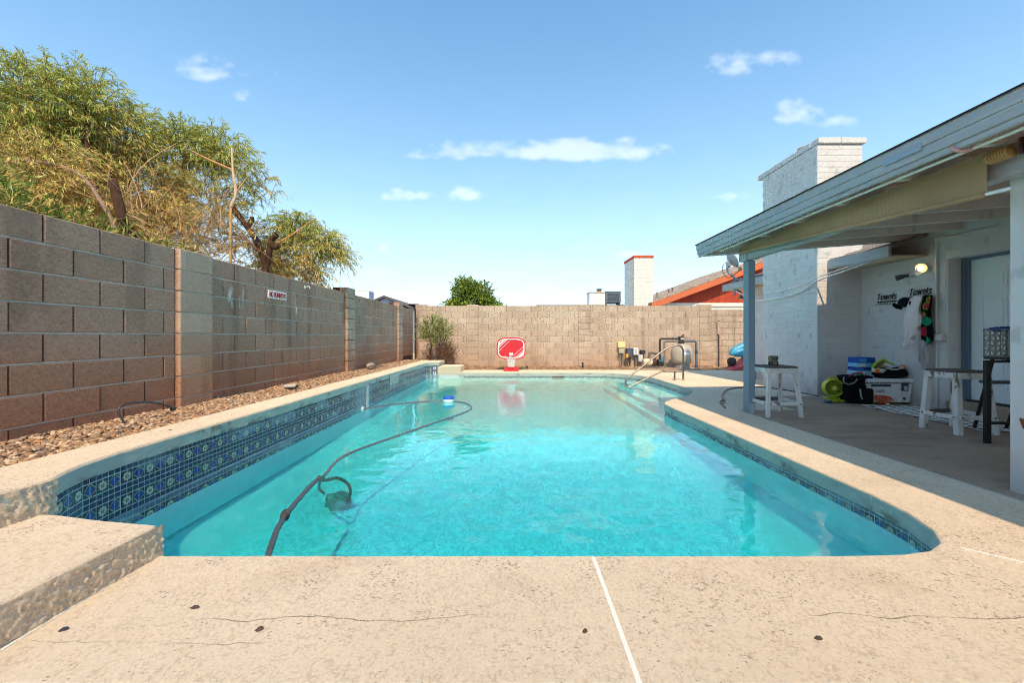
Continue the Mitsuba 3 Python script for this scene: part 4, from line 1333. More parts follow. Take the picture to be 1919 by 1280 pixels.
# backpack cooler in front
bz0 = pzf(6.5)
bp = thing('backpack', 'black square backpack with a red handle in front of the white cooler', 'backpack')
part(bp, 'body', blob((5.235, 6.62, bz0 + .20), (.40, .30, .40), 8, 2, .12, .30), 'm_cloth', rgb=lin((20, 20, 22)), smooth=True)
part(bp, 'front_pocket', blob((5.27, 6.45, bz0 + .13), (.20, .09, .22), 5, 2, .12, .30), 'm_cloth', rgb=lin((26, 26, 28)), smooth=True)
part(bp, 'lid', blob((5.23, 6.60, bz0 + .39), (.39, .28, .07), 9, 3, .2, .4), 'm_cloth', rgb=lin((26, 26, 34)), smooth=True)
P(bp, 'handle', tube(spline([(5.06, 6.50, bz0 + .40), (5.12, 6.48, bz0 + .455), (5.24, 6.48, bz0 + .46), (5.31, 6.50, bz0 + .41)], 20), .012, 8), (176, 28, 34), smooth=True)
P(bp, 'green_tag', tube(spline([(5.12, 6.47, bz0 + .42), (5.19, 6.46, bz0 + .45), (5.27, 6.47, bz0 + .43)], 12), .010, 6), (40, 130, 96), smooth=True)
P(bp, 'strap', tube(spline([(4.99, 6.50, bz0 + .40), (4.97, 6.47, bz0 + .33), (5.03, 6.45, bz0 + .30), (5.12, 6.455, bz0 + .33), (5.15, 6.45, bz0 + .38)], 20), .011, 6), (140, 136, 130), 'm_cloth', smooth=True)
P(bp, 'strap', tube(spline([(5.17, 6.42, bz0 + .23), (5.17, 6.40, bz0 + .13), (5.19, 6.40, bz0 + .08)], 12), .010, 6), (176, 172, 160), 'm_cloth', smooth=True)
P(bp, 'badge', rbox((5.30, 6.468, bz0 + .30), (.026, .006, .03), .002), (170, 170, 176), 'm_flat')
xc = thing('extension_cord', 'orange extension cord bundled on the floor beside the backpack', 'cord')
g3 = np.random.default_rng(5)
t = np.linspace(0, 1, 26)
cpts = np.c_[5.46 + .09 * np.cos(t * 40) + .03 * g3.normal(size=26), 6.36 + .025 * np.sin(t * 31), bz0 + .02 + .13 * np.abs(np.sin(t * 17)) * (1 - t * .3)]
P(xc, 'cord', tube(spline(cpts, 170), .007, 6), (206, 84, 34), smooth=True)
P(xc, 'plug', rbox((5.50, 6.33, bz0 + .02), (.06, .03, .03), .008), (206, 204, 200))
# fan
fz = pzf(6.75)
fn = thing('fan', 'lime green jobsite fan on a blue grey stand next to the backpack', 'fan')
fc = np.array([4.945, 6.66, fz + .225])
Mf = trimesh.transformations.euler_matrix(0, 0, -.25)
shell = lathe([(.128, -.06), (.135, -.05), (.135, .05), (.122, .06), (.112, .05), (.116, -.05), (.128, -.06)], (0, 0, 0), 40, 'y')
for nm, m, c in (('shell', shell, (178, 190, 32)), ('hub', lathe([(0, -.065), (.035, -.06), (.038, -.03), (0, -.03)], (0, 0, 0), 20, 'y'), (196, 202, 60)), ('hub_badge', rbox((0, -.067, 0), (.045, .004, .022), .001), (226, 226, 190)), ('back_plate', lathe([(0, .04), (.114, .04), (.114, .045), (0, .045)], (0, 0, 0), 30, 'y'), (92, 98, 26))):
    m.apply_transform(Mf)
    m.apply_translation(fc)
    P(fn, nm, m, c, smooth=False)
gr = []
for k in range(18):
    a = k * 2 * math.pi / 18
    m = tube([(.03 * math.cos(a), -.058, .03 * math.sin(a)), (.12 * math.cos(a + .35), -.055, .12 * math.sin(a + .35))], .0035, 5)
    gr.append(m)
for r in (.06, .09):
    a = np.linspace(0, 2 * np.pi, 30)
    gr.append(tube(np.c_[r * np.cos(a), -.058 + 0 * a, r * np.sin(a)], .0035, 5))
m = cat(*gr)
m.apply_transform(Mf)
m.apply_translation(fc)
k = P(fn, 'grille', m, (160, 172, 34), smooth=True)
labels[k] = {'kind': 'stuff'}
P(fn, 'handle', tube(spline([fc + [-.06, 0, .11], fc + [-.05, 0, .155], fc + [.05, 0, .155], fc + [.07, 0, .11]], 14), .013, 8), (186, 196, 36), smooth=True)
P(fn, 'motor', rbox(fc + [.10, .05, -.02], (.07, .10, .12), .02), (36, 40, 44))
P(fn, 'stand', cat(rbox((4.95, 6.58, fz + .035), (.30, .05, .03), .01), ), (170, 182, 40))
P(fn, 'stand', rbox((4.96, 6.68, fz + .06), (.26, .10, .03), .01), (164, 176, 38))
for x in (4.81, 5.09):
    P(fn, 'foot', rbox((x, 6.58, fz + .022), (.09, .10, .044), .014), (58, 70, 104))
# rug
rg = thing('rug', 'black and white checked woven rug on the patio in front of the door', 'rug')
gx, gy = np.meshgrid(np.linspace(0, 1, 40), np.linspace(0, 1, 50), indexing='ij')
X = 5.02 + .80 * gx + .10 * (gy - .5)
Y = 4.55 + (6.30 - 4.55) * gy - .05 * gx
Zr = dz(Y) + .004 + .010 * np.clip(meshkit.noise(np.stack([X * 3, Y * 3, X * 0], -1), 4) - .45, 0, 1) + .02 * np.exp(-((gy - .97) / .05) ** 2 - ((gx - .12) / .12) ** 2)
a, b = np.meshgrid(np.arange(39), np.arange(49), indexing='ij')
q = np.stack([a * 50 + b, (a + 1) * 50 + b, (a + 1) * 50 + b + 1, a * 50 + b + 1], -1).reshape(-1, 4)
part(rg, 'weave', (np.stack([X, Y, Zr], -1).reshape(-1, 3), q), 'm_rug', smooth=True)
# tall black chair frame with a tray carrying the pierced basket
bz1 = pzf(4.1)
bc = thing('bar_chair', 'tall black folding chair half hidden by the grey pier', 'chair')
BLK = (20, 19, 20)
P(bc, 'front_leg', rbox((4.475, 4.07, bz1 + .39), (.050, .035, .78), .004), BLK)
P(bc, 'front_leg', rbox((4.475 + .46, 4.07, bz1 + .39), (.050, .035, .78), .004), BLK)
P(bc, 'seat', rbox((4.73, 4.08, bz1 + .575), (.52, .13, .026), .006), (60, 56, 56))
P(bc, 'back_rail', rbox((4.705, 4.07, bz1 + .77), (.42, .024, .022), .004), BLK)
P(bc, 'foot_rail', tube([(4.50, 4.075, bz1 + .19), (4.92, 4.075, bz1 + .19)], .014, 8), BLK, smooth=True)
P(bc, 'rear_leg', tube([(4.58, 4.12, bz1 + .78), (5.05, 4.72, bz1 + .01)], .017, 6), (56, 26, 24), smooth=True)
P(bc, 'rear_leg', tube([(4.95, 4.12, bz1 + .78), (5.40, 4.72, bz1 + .01)], .017, 6), (56, 26, 24), smooth=True)
P(bc, 'tray', rbox((4.80, 4.14, bz1 + .795), (.36, .20, .022), .004), (44, 40, 40))
bk = thing('basket', 'pierced silver metal basket with blue cloth on top of the black chair', 'basket')
bcx, bcy, bzz = 4.755, 4.14, bz1 + .806
w, hh = .115, .27
P(bk, 'rim', cat(*[rbox((bcx + a, bcy + b, bzz + z), s, .002) for z in (.006, hh) for a, b, s in ((0, -w, (2 * w + .012, .008, .012)), (0, w, (2 * w + .012, .008, .012)), (-w, 0, (.008, 2 * w, .012)), (w, 0, (.008, 2 * w, .012)))]), (88, 84, 80))
for face, (ax, ay, nx_, ny_) in enumerate(((1, 0, 0, -1), (0, 1, -1, 0))):
    poly = sg.box(-w, .01, w, hh)
    holes = []
    for r in range(5):
        for c in range(4):
            u0, v0 = -w + .008 + c * .054, .018 + r * .050
            if (r + c) % 2:
                holes.append(sg.Point(u0 + .024, v0 + .022).buffer(.021))
            else:
                holes.append(sg.Polygon([(u0 + .004, v0), (u0 + .046, v0), (u0 + .046, v0 + .040)]))
                holes.append(sg.Polygon([(u0 + .002, v0 + .004), (u0 + .002, v0 + .042), (u0 + .036, v0 + .042)]))
    poly = poly.difference(shapely.union_all(holes))
    m = extrude(poly, .003)
    M = np.eye(4)
    M[:3, 0], M[:3, 1], M[:3, 2] = (ax, ay, 0), (0, 0, 1), (nx_ if ny_ == 0 else 0, ny_, 0)
    M[:3, 3] = (bcx + nx_ * w, bcy + ny_ * w, bzz)
    m.apply_transform(M)
    P(bk, 'pierced_side', m, (126, 120, 112))
    m2 = m.copy()
    m2.apply_translation([-nx_ * 2 * w, -ny_ * 2 * w, 0])
    P(bk, 'pierced_side', m2, (126, 120, 112))
P(bk, 'liner_tag', rbox((bcx + .03, bcy - .09, bzz + .06), (.04, .01, .04), .002), (220, 200, 90), 'm_flat')
part(bk, 'blue_cloth', blob((bcx, bcy, bzz + hh + .0), (.24, .22, .05), 4, 5, .6, .8), 'm_cloth', rgb=lin((48, 84, 150)), smooth=True)
# hose on the patio floor along the chimney foot
gh = thing('garden_cable', 'thin dark cable lying along the foot of the chimney', 'cable')
P(gh, 'cable', tube(spline([(3.10, 6.4, .0), (3.3, 6.7, .0), (3.6, 7.4, .0), (4.2, 8.3, .0), (4.9, 8.6, .0), (5.12, 8.1, .0), (5.15, 7.6, .0), (5.18, 7.3, -.0)], 60) + [0, 0, -.02], .012, 6), (74, 58, 50), smooth=True)
gh = thing('garden_cable', 'dark cable loops lying on the deck behind the patio post', 'cable')
P(gh, 'cable', tube(spline([(2.98, 6.05, -.01), (3.05, 6.25, -.01), (3.18, 6.6, -.01), (3.3, 6.75, -.01)], 30) + [0, 0, .0], .012, 6), (54, 44, 38), smooth=True)

# ------------------------------------------------------------------ in and round the pool
hr = thing('handrail', 'polished steel handrail standing at the pool steps', 'handrail')
zd = float(dz(10.1))
yR = 10.1
loop = [(4.0, yR, zd), (4.0, yR, zd + .60), (3.985, yR, zd + .73), (3.90, yR, zd + .81), (3.78, yR, zd + .80), (3.55, yR, zd + .70), (2.80, yR - .1, zd + .16), (2.66, yR - .12, zd + .04), (2.62, yR - .12, zd - .05), (2.68, yR - .12, zd - .12), (2.80, yR - .12, zd - .10), (3.45, yR - .02, zd + .19), (3.58, yR, zd + .205), (4.0, yR, zd + .205)]
part(hr, 'rail', tube(spline(loop, 120), .022, 12), 'm_steel', smooth=True)
part(hr, 'post', tube([(3.80, yR, zd), (3.80, yR, zd + .20)], .020, 12), 'm_steel', smooth=True)
for x in (3.80, 4.0):
    part(hr, 'flange', lathe([(0, 0), (.05, 0), (.045, .012), (0, .014)], (x, yR, zd), 18), 'm_steel')

hp = thing('basketball_hoop', 'red poolside basketball hoop with white net on the far deck', 'basketball hoop')
hx, hy = -.025, 12.95
z0 = float(dz(hy))
RED, WHT = (206, 34, 42), (240, 238, 236)
base = trimesh.convex.convex_hull(np.array([(hx + sx * w, hy + sy * d_, z0 + z) for w, d_, z in ((.225, .22, 0), (.225, .22, .05), (.15, .15, .125)) for sx in (-1, 1) for sy in (-1, 1)]))
P(hp, 'base', base, RED)
P(hp, 'post', tube([(hx, hy + .10, z0 + .10), (hx, hy + .12, z0 + .75)], .05, 12), (228, 226, 224), smooth=True)
W2, H2 = .435, .30
pts = []
for k in np.linspace(0, 2 * np.pi, 80, endpoint=False):
    c, s_ = math.cos(k), math.sin(k)
    e = 4.0
    pts.append((W2 * np.sign(c) * abs(c) ** (2 / e), H2 * np.sign(s_) * abs(s_) ** (2 / e) * (1 + .0) + (.035 * (1 - (c * abs(c) ** (2 / e - 1) if c else 0) ** 2) if s_ > 0 else -.03 * (1 - abs(c) ** 1.0))))
bp_ = sg.Polygon(pts)


def upright(poly, th, y, z):
    m = extrude(poly, th)
    M = np.eye(4)
    M[:3, 0], M[:3, 1], M[:3, 2], M[:3, 3] = (1, 0, 0), (0, 0, 1), (0, -1, 0), (hx, y, z)
    m.apply_transform(M)
    return m


zb_ = z0 + .67
bd = P(hp, 'backboard', upright(bp_, .03, hy + .03, zb_), RED)
inner = bp_.buffer(-.038).buffer(-.0)
line = inner.difference(inner.buffer(-.028))
P(bd, 'border_stripe', upright(line, .004, hy - .0005, zb_), WHT)
dg = inner.buffer(-.028)
for (c, w_) in ((.50, .046), (.415, .012), (.30, .009), (-.32, .010), (-.44, .012), (-.52, .046)):
    # slanted stripes rising to the right
    L = sg.LineString([(-1.0, -1.0 * .95 + c * .9), (1.0, 1.0 * .95 + c * .9)])
    gx_ = L.buffer(w_ / 2, cap_style=2).intersection(dg)
    if c < 0:
        gx_ = gx_.intersection(sg.box(.08, -1, 1, .16))
    else:
        gx_ = gx_.intersection(sg.box(-1, -.22, .15, 1))
    if gx_.area > 1e-5:
        P(bd, 'diagonal_stripe', upright(gx_, .004, hy - .0005, zb_), WHT)
P(hp, 'rim_bracket', rbox((hx, hy - .03, zb_ - .175), (.115, .06, .085), .008), WHT)
a = np.linspace(0, 2 * np.pi, 33)
rx_, ry_ = hx, hy - .21
P(hp, 'rim', tube(np.c_[rx_ + .155 * np.cos(a), ry_ + .155 * np.sin(a), zb_ - .215 + 0 * a], .012, 8), RED, smooth=True)
net = []
for k in range(12):
    for sgn_ in (-1, 1):
        t = np.linspace(0, 1, 9)
        an = 2 * np.pi * k / 12 + sgn_ * t * 1.05
        r = .150 - .065 * t ** .7
        net.append(tube(np.c_[rx_ + r * np.cos(an), ry_ + r * np.sin(an), zb_ - .22 - .32 * t], .0065, 4, caps=False))
k = P(hp, 'net', cat(*net), WHT, 'm_flat', smooth=True)
labels[k] = {'kind': 'stuff'}
for k in range(6):
    an = 2 * np.pi * k / 6 + .3
    P(hp, 'net_clip', rbox((rx_ + .158 * math.cos(an), ry_ + .158 * math.sin(an), zb_ - .222), (.03, .03, .02), .004, rz=an), WHT)

# suction cleaner and its floating hose
cl = thing('pool_cleaner', 'grey green suction pool cleaner with long floating hose in the pool', 'pool cleaner')
hose = [(-2.37, 6.87, -.165), (-1.95, 7.35, -.165), (-1.5, 7.62, -.165), (-1.12, 7.66, -.165), (-.80, 7.45, -.165), (-.655, 6.95, -.165), (-.72, 6.54, -.165), (-1.065, 5.675, -.165), (-1.30, 5.095, -.165), (-1.49, 4.62, -.165), (-1.60, 4.29, -.165), (-1.63, 4.02, -.17), (-1.60, 3.73, -.185), (-1.72, 3.90, -.30), (-1.90, 4.25, -.50), (-1.95, 4.48, -.64)]
hp_ = spline(hose, 420)
rad = .0125 + .0018 * np.sin(np.arange(420) * 1.9)
part(cl, 'hose', tube(hp_, rad, 10), 'm_plastic', rgb=lin((104, 98, 108)), smooth=True)
tail = [(-1.58, 3.55, -.165), (-1.55, 3.28, -.165), (-1.50, 2.98, -.165), (-1.465, 2.80, -.165), (-1.42, 2.62, -.17), (-1.36, 2.45, -.18), (-1.30, 2.28, -.20), (-1.24, 2.05, -.24)]
part(cl, 'hose', tube(spline(tail, 120), .0165 + .0018 * np.sin(np.arange(120) * 1.9), 10), 'm_plastic', rgb=lin((74, 76, 82)), smooth=True)
P(cl, 'hose_weight', tube([(-1.48, 2.83, -.163), (-1.455, 2.765, -.163)], .028, 12), (70, 66, 62), smooth=True)
lp_ = [(-1.80, 4.12, -.36), (-1.825, 4.2, -.41), (-1.736, 4.3, -.42), (-1.69, 4.45, -.53), (-1.72, 4.6, -.68), (-1.82, 4.74, -.86)]
part(cl, 'bumper_loop', tube(spline(lp_, 60), .016, 8), 'm_plastic', rgb=lin((66, 74, 76)), smooth=True)
Mh = trimesh.transformations.euler_matrix(.85, -.2, 0)
Mh[:3, 3] = (-1.90, 4.72, -.85)
for nm, prof, c in (('head', [(0, 0), (.10, 0), (.102, .012), (.085, .04), (.066, .10), (.052, .16), (.044, .215), (.036, .225), (.033, .20), (0, .20)], (120, 146, 138)), ('skirt', [(.095, -.006), (.15, .0), (.15, .008), (.095, .006)], (84, 112, 110)), ('collar', [(.052, .15), (.058, .155), (.058, .175), (.048, .18)], (70, 84, 84))):
    hd = lathe(prof, (0, 0, 0), 36)
    hd.apply_transform(Mh)
    P(cl, nm, hd, c, smooth=nm == 'head')
fl = thing('pool_float', 'round blue and white float on the hose near the far left of the pool', 'float')
P(fl, 'lower_ring', lathe([(.0, -.06), (.085, -.06), (.096, -.035), (.096, -.01), (.0, -.01)], (-1.12, 7.64, -.11), 28), (232, 234, 236), smooth=False)
P(fl, 'upper_ring', lathe([(.0, -.008), (.098, -.008), (.104, .008), (.09, .030), (.06, .038), (.0, .034)], (-1.12, 7.64, -.11), 28), (24, 84, 190), smooth=False)

# ------------------------------------------------------------------ pool equipment against the back wall
GREY, DK = (150, 142, 132), (40, 38, 38)
ft_ = thing('filter_tank', 'beige pool filter tank with black valve and label by the back wall', 'filter tank')
fx, fy = 5.30, 13.5
zg = -.03
P(ft_, 'tank', lathe([(0, .14), (.20, .14), (.29, .20), (.325, .32), (.325, .52), (.29, .66), (.20, .745), (.10, .78), (0, .78)], (fx, fy, zg), 40), (178, 166, 150), smooth=True)
P(ft_, 'foot', lathe([(.25, 0), (.22, .16), (0, .16), (0, 0)], (fx, fy, zg), 30), (132, 126, 118))
P(ft_, 'label_plate', rbox((fx + .03, fy - .328, zg + .50), (.17, .012, .13), .002), (226, 228, 236), 'm_flat')
P(ft_, 'label_stripe', rbox((fx + .03, fy - .336, zg + .545), (.165, .004, .03), .001), (70, 110, 180), 'm_flat')
vv = P(ft_, 'valve', cat(lathe([(0, .78), (.10, .78), (.10, .86), (.075, .90), (.075, .95), (.10, .96), (.09, 1.0), (0, 1.0)], (fx - .02, fy, zg), 20)), (48, 46, 46))
P(vv, 'valve_plate', rbox((fx - .02, fy - .09, zg + .93), (.09, .02, .045), .004), (206, 200, 196))
P(vv, 'handle', rbox((fx + .02, fy - .02, zg + 1.035), (.11, .025, .05), .006, ry=-.5), (136, 66, 48))


def pipe(owner, pts, r, c, name='pipe'):
    P(owner, name, tube(spline(pts, 10 * len(pts)), r, 10), c, smooth=True)


def elbowed(owner, pts, r, c, name='pipe'):
    p = [np.array(q, float) for q in pts]
    out = [p[0]]
    for a, b, d in zip(p[:-2], p[1:-1], p[2:]):
        u, w_ = (a - b) / np.linalg.norm(a - b), (d - b) / np.linalg.norm(d - b)
        k = min(.06, np.linalg.norm(a - b) / 2, np.linalg.norm(d - b) / 2)
        for t in np.linspace(0, 1, 6):
            out.append((1 - t) ** 2 * (b + u * k) + 2 * t * (1 - t) * b + t * t * (b + w_ * k))
    out.append(p[-1])
    P(owner, name, tube(np.array(out), r, 10), c, smooth=True)


elbowed(ft_, [(fx - .08, fy, zg + .93), (4.62, fy, zg + .93), (4.62, fy, zg + .30)], .032, (56, 54, 54))
elbowed(ft_, [(fx - .08, fy - .02, zg + .85), (4.75, fy - .02, zg + .85), (4.75, fy - .06, zg + .02)], .030, (120, 114, 110))
elbowed(ft_, [(fx + .06, fy, zg + .86), (5.75, fy, zg + .86), (5.75, fy - .02, zg + .0)], .036, (92, 104, 114))
P(ft_, 'coupling', cat(lathe([(.048, 0), (.048, .07), (0, .07), (0, 0)], (5.75, fy - .02, zg + .48), 16), lathe([(.05, 0), (.05, .12), (0, .12), (0, 0)], (5.75, fy - .02, zg), 16)), (60, 84, 110))
elbowed(ft_, [(4.62, fy, zg + .45), (4.30, fy, zg + .50), (4.25, fy, zg + .22)], .036, (96, 92, 88))
pm = thing('pool_pump', 'cream pool pump with pale motor on the equipment pad', 'pump')
P(pm, 'motor', tube([(4.12, 13.5, .17), (4.36, 13.5, .17)], .11, 20), (222, 208, 168), smooth=True)
P(pm, 'motor_cap', tube([(4.08, 13.5, .17), (4.125, 13.5, .17)], .10, 20), (196, 190, 176), smooth=True)
P(pm, 'volute', lathe([(0, -.06), (.13, -.06), (.15, 0), (.13, .06), (0, .06)], (4.42, 13.5, .17), 22, 'x'), (58, 54, 50))
P(pm, 'strainer', lathe([(0, 0), (.10, 0), (.11, .16), (.08, .22), (0, .23)], (4.62, 13.5, .04), 18), (44, 42, 42))
P(pm, 'foot', rbox((4.32, 13.5, .02), (.50, .20, .06), .008), (96, 92, 90))
P(pm, 'fitting', tube([(4.66, 13.40, .18), (4.66, 13.40, .34)], .03, 10), (66, 130, 176), smooth=True)
eq = thing('equipment_pad', 'low concrete pad under the pool filter and pump', 'pad')
part(eq, 'slab', bbox(3.95, 5.75, 13.15, 14.1, -.14, -.012), 'm_patio')


def ebox(label, x, z0_, z1_, w_, c, extra=()):
    t = thing('control_box', label, 'control box')
    P(t, 'case', rbox((x, 14.17, (z0_ + z1_) / 2), (w_, .14, z1_ - z0_), .012), c, 'm_flat')
    P(t, 'door', rbox((x, 14.095, (z0_ + z1_) / 2), (w_ * .9, .012, (z1_ - z0_) * .9), .004), [min(255, q + 14) for q in c], 'm_flat')
    for (xx, za, zb2, r, cc) in extra:
        P(t, 'conduit', tube([(xx, 14.18, za), (xx, 14.18, zb2)], r, 8), cc, smooth=True)
    return t


b = ebox('pale yellow electrical box, highest of the boxes left of the pump', 3.58, .60, .80, .24, (214, 198, 140), ((3.54, -.02, .42, .016, (150, 146, 140)), (3.61, -.02, .42, .016, (120, 116, 112))))
P(b, 'outlet', rbox((3.58, 14.15, .50), (.17, .10, .17), .012), (176, 168, 146), 'm_flat')
b = ebox('dark blue grey timer box right of the yellow electrical box', 3.84, .28, .58, .20, (66, 74, 88), ((3.80, -.02, .28, .014, (90, 86, 84)), (3.87, -.02, .28, .014, (60, 58, 58))))
b = ebox('white and grey control box with a keypad left of the pump', 4.05, .36, .60, .17, (206, 206, 214), ((4.05, -.02, .36, .03, (96, 104, 112)),))
for k in range(6):
    P(b, 'key', rbox((4.02 + .035 * (k % 2), 14.085, .42 + .055 * (k // 2)), (.022, .006, .034), .001), (150, 152, 160), 'm_flat')
b = ebox('small black box at the right end of the boxes', 4.28, .40, .52, .16, (44, 44, 50), ((4.26, .1, .40, .010, (210, 206, 196)),))
b = ebox('light grey box low beside the pump motor', 4.20, .14, .38, .15, (190, 192, 190), ())
yb = thing('valve_actuator', 'small yellow valve handle under the yellow electrical box', 'valve')
P(yb, 'handle', blob((3.74, 14.05, .34), (.09, .08, .14), 3, 3, .3), (206, 160, 50), smooth=True)
P(yb, 'stem', tube([(3.74, 14.08, -.02), (3.74, 14.08, .30)], .012, 6), (120, 100, 80), smooth=True)
sk = thing('sprinkler', 'short dark sprinkler riser in the gravel by the back wall', 'sprinkler')
P(sk, 'riser', lathe([(0, 0), (.026, 0), (.026, .12), (.034, .125), (.034, .165), (0, .165)], (2.25, 13.75, -.02), 12), (44, 44, 46))
sk = thing('sprinkler', 'low black drip emitter in the gravel right of the hoop', 'sprinkler')
P(sk, 'cap', lathe([(0, 0), (.035, 0), (.03, .06), (0, .07)], (.47, 13.6, -.02), 12), (26, 26, 28))
# ride-on toy heap
ty = thing('ride_on_toy', 'toppled red and blue plastic ride-on toy in the shade by the back wall', 'toy')
tz = -.06


def PT(t, name, m, *a_, **k_):
    m = m.copy()
    m.vertices = (np.array(m.vertices) - [6.9, 13.2, tz]) * .86 + [7.08, 13.2, tz]
    return P(t, name, m, *a_, **k_)


body = trimesh.convex.convex_hull(np.array([(x, y, z + tz) for x, z in ((6.35, .02), (6.42, .0), (7.5, .62), (7.45, .74), (7.1, .56), (6.62, .20)) for y in (13.02, 13.42)]))
PT(ty, 'red_slide', body, (206, 92, 104))
PT(ty, 'red_rim', trimesh.convex.convex_hull(np.array([(x, y, z + tz) for x, z in ((6.33, .0), (6.43, -.005), (7.55, .30), (7.55, .40), (6.45, .06)) for y in (12.96, 13.05)])), (176, 44, 56))
PT(ty, 'red_body', trimesh.convex.convex_hull(np.array([(x, y, z + tz) for x, z in ((6.9, .02), (7.6, .02), (7.6, .30), (6.95, .22)) for y in (13.0, 13.4)])), (196, 40, 40))
PT(ty, 'blue_roof', tube(spline([(6.62, 13.45, .52 + tz), (6.68, 13.45, .68 + tz), (6.90, 13.45, .80 + tz), (7.15, 13.45, .93 + tz), (7.22, 13.45, 1.08 + tz)], 24), np.linspace(.12, .15, 24), 14), (70, 160, 196), smooth=True)
PT(ty, 'blue_body', blob((7.0, 13.42, .62 + tz), (.80, .36, .32), 7, 2, .15, .7, .0), (74, 164, 204), smooth=True)
for x, y in ((7.05, 12.97), (6.55, 13.46)):
    PT(ty, 'wheel', lathe([(0, -.03), (.085, -.03), (.10, -.015), (.10, .015), (.085, .03), (0, .03)], (x, y, .08 + tz), 22, 'y'), (30, 28, 28))
PT(ty, 'hub_cap', lathe([(.03, 0), (.05, -.01), (.05, -.02), (.028, -.02)], (7.05, 12.94, .08 + tz), 16, 'y'), (216, 210, 206))
PT(ty, 'dark_seat', blob((6.52, 13.30, .30 + tz), (.26, .3, .30), 3, 3, .3, .8), (44, 38, 38), smooth=True)

# ------------------------------------------------------------------ roof-edge fittings
sd = thing('satellite_dish', 'grey satellite dish on a bent arm at the far roof corner of the house', 'satellite dish')
dish = lathe([(0, .0), (.12, .012), (.22, .045), (.27, .075), (.275, .07), (.22, .035), (.12, .002), (0, -.012)], (0, 0, 0), 32)
dish.apply_scale([.78, 1.0, 1])
dish.apply_transform(trimesh.transformations.euler_matrix(.35, 1.05, .25))
dish.apply_translation([5.42, 10.75, 2.86])
P(sd, 'dish', dish, (168, 166, 172), 'm_flat', smooth=True)
P(sd, 'mount', rbox((5.37, 10.72, 2.76), (.09, .10, .14), .02), (132, 136, 144))
P(sd, 'mast', tube(spline([(5.34, 10.72, 2.72), (5.35, 10.72, 2.60), (5.44, 10.72, 2.50), (5.58, 10.72, 2.38), (5.60, 10.72, 2.36)], 20), .028, 10), (150, 160, 172), smooth=True)
P(sd, 'foot', rbox((5.58, 10.72, 2.385), (.24, .16, .02), .004, ry=-.32), (92, 122, 160))
P(sd, 'feed_arm', tube([(5.50, 10.70, 2.78), (5.56, 10.52, 2.62)], .015, 6), (110, 104, 100), smooth=True)
P(sd, 'feed_head', rbox((5.54, 10.50, 2.62), (.06, .07, .09), .012), (150, 120, 80))
P(sd, 'cable', tube(spline([(5.34, 10.70, 2.86), (5.22, 10.68, 2.74), (5.20, 10.68, 2.60), (5.30, 10.68, 2.46), (5.40, 10.70, 2.44), (5.56, 10.55, 2.60)], 36), .008, 6), (88, 66, 66), smooth=True)
fd = thing('floodlight', 'small floodlight with a green bell shade under the far roof corner', 'lamp')
P(fd, 'bracket', rbox((5.50, 10.62, 2.13), (.10, .05, .05), .01), (150, 172, 164))
P(fd, 'arm', tube([(5.52, 10.62, 2.12), (5.60, 10.60, 2.08), (5.62, 10.60, 2.02)], .018, 8), (66, 66, 70), smooth=True)
P(fd, 'shade', lathe([(.022, .12), (.03, .06), (.065, .0), (.055, .0), (.02, .06)], (5.62, 10.60, 1.91), 20), (72, 104, 84))
P(fd, 'bulb', trimesh.creation.icosphere(subdivisions=2, radius=.034).apply_translation([5.62, 10.60, 1.925]), (170, 210, 170), smooth=True)
P(fd, 'second_head', tube([(5.49, 10.62, 2.11), (5.46, 10.60, 2.0)], .024, 10), (132, 136, 146), smooth=True)
cbl = thing('overhead_cable', 'white cable sagging across the chimney from the roof edge', 'cable')
P(cbl, 'cable', tube(spline([(5.46, 6.55, 2.14), (5.36, 6.9, 2.05), (5.20, 7.38, 1.93), (5.20, 7.75, 1.80), (5.20, 8.3, 1.74), (5.20, 8.9, 1.735), (5.36, 9.6, 1.80), (5.44, 10.5, 2.08)], 70), .014, 8), (214, 214, 214), smooth=True)
cbl = thing('overhead_cable', 'thinner white cable sagging just above the first across the chimney', 'cable')
P(cbl, 'cable', tube(spline([(5.46, 6.56, 2.16), (5.34, 6.9, 2.09), (5.195, 7.38, 1.985), (5.195, 7.8, 1.90), (5.195, 8.5, 1.86)], 50), .008, 6), (206, 206, 208), smooth=True)

# ------------------------------------------------------------------ small things on the ground
def leafbit(x, y, rz, L=.022, c=(56, 40, 34), label=None, z=None, W=.006):
    t = thing('dead_leaf', label, 'leaf', None)
    v = np.array([[-L, 0, .001], [-L * .3, W, .006], [L * .6, W * .8, .008], [L, 0, .003], [L * .5, -W, .003], [-L * .4, -W, .001], [0, 0, .011]])
    v = np.vstack([v, v - [0, 0, .002]])
    f = [[6, k, (k + 1) % 6] for k in range(6)] + [[13, 7 + (k + 1) % 6, 7 + k] for k in range(6)]
    m = trimesh.Trimesh(v, f, process=False)
    m.apply_transform(trimesh.transformations.rotation_matrix(rz, [0, 0, 1]))
    m.apply_translation([x, y, float(dz(y)) + .001 if z is None else z])
    P(t, 'blade', m, c, 'm_flat')


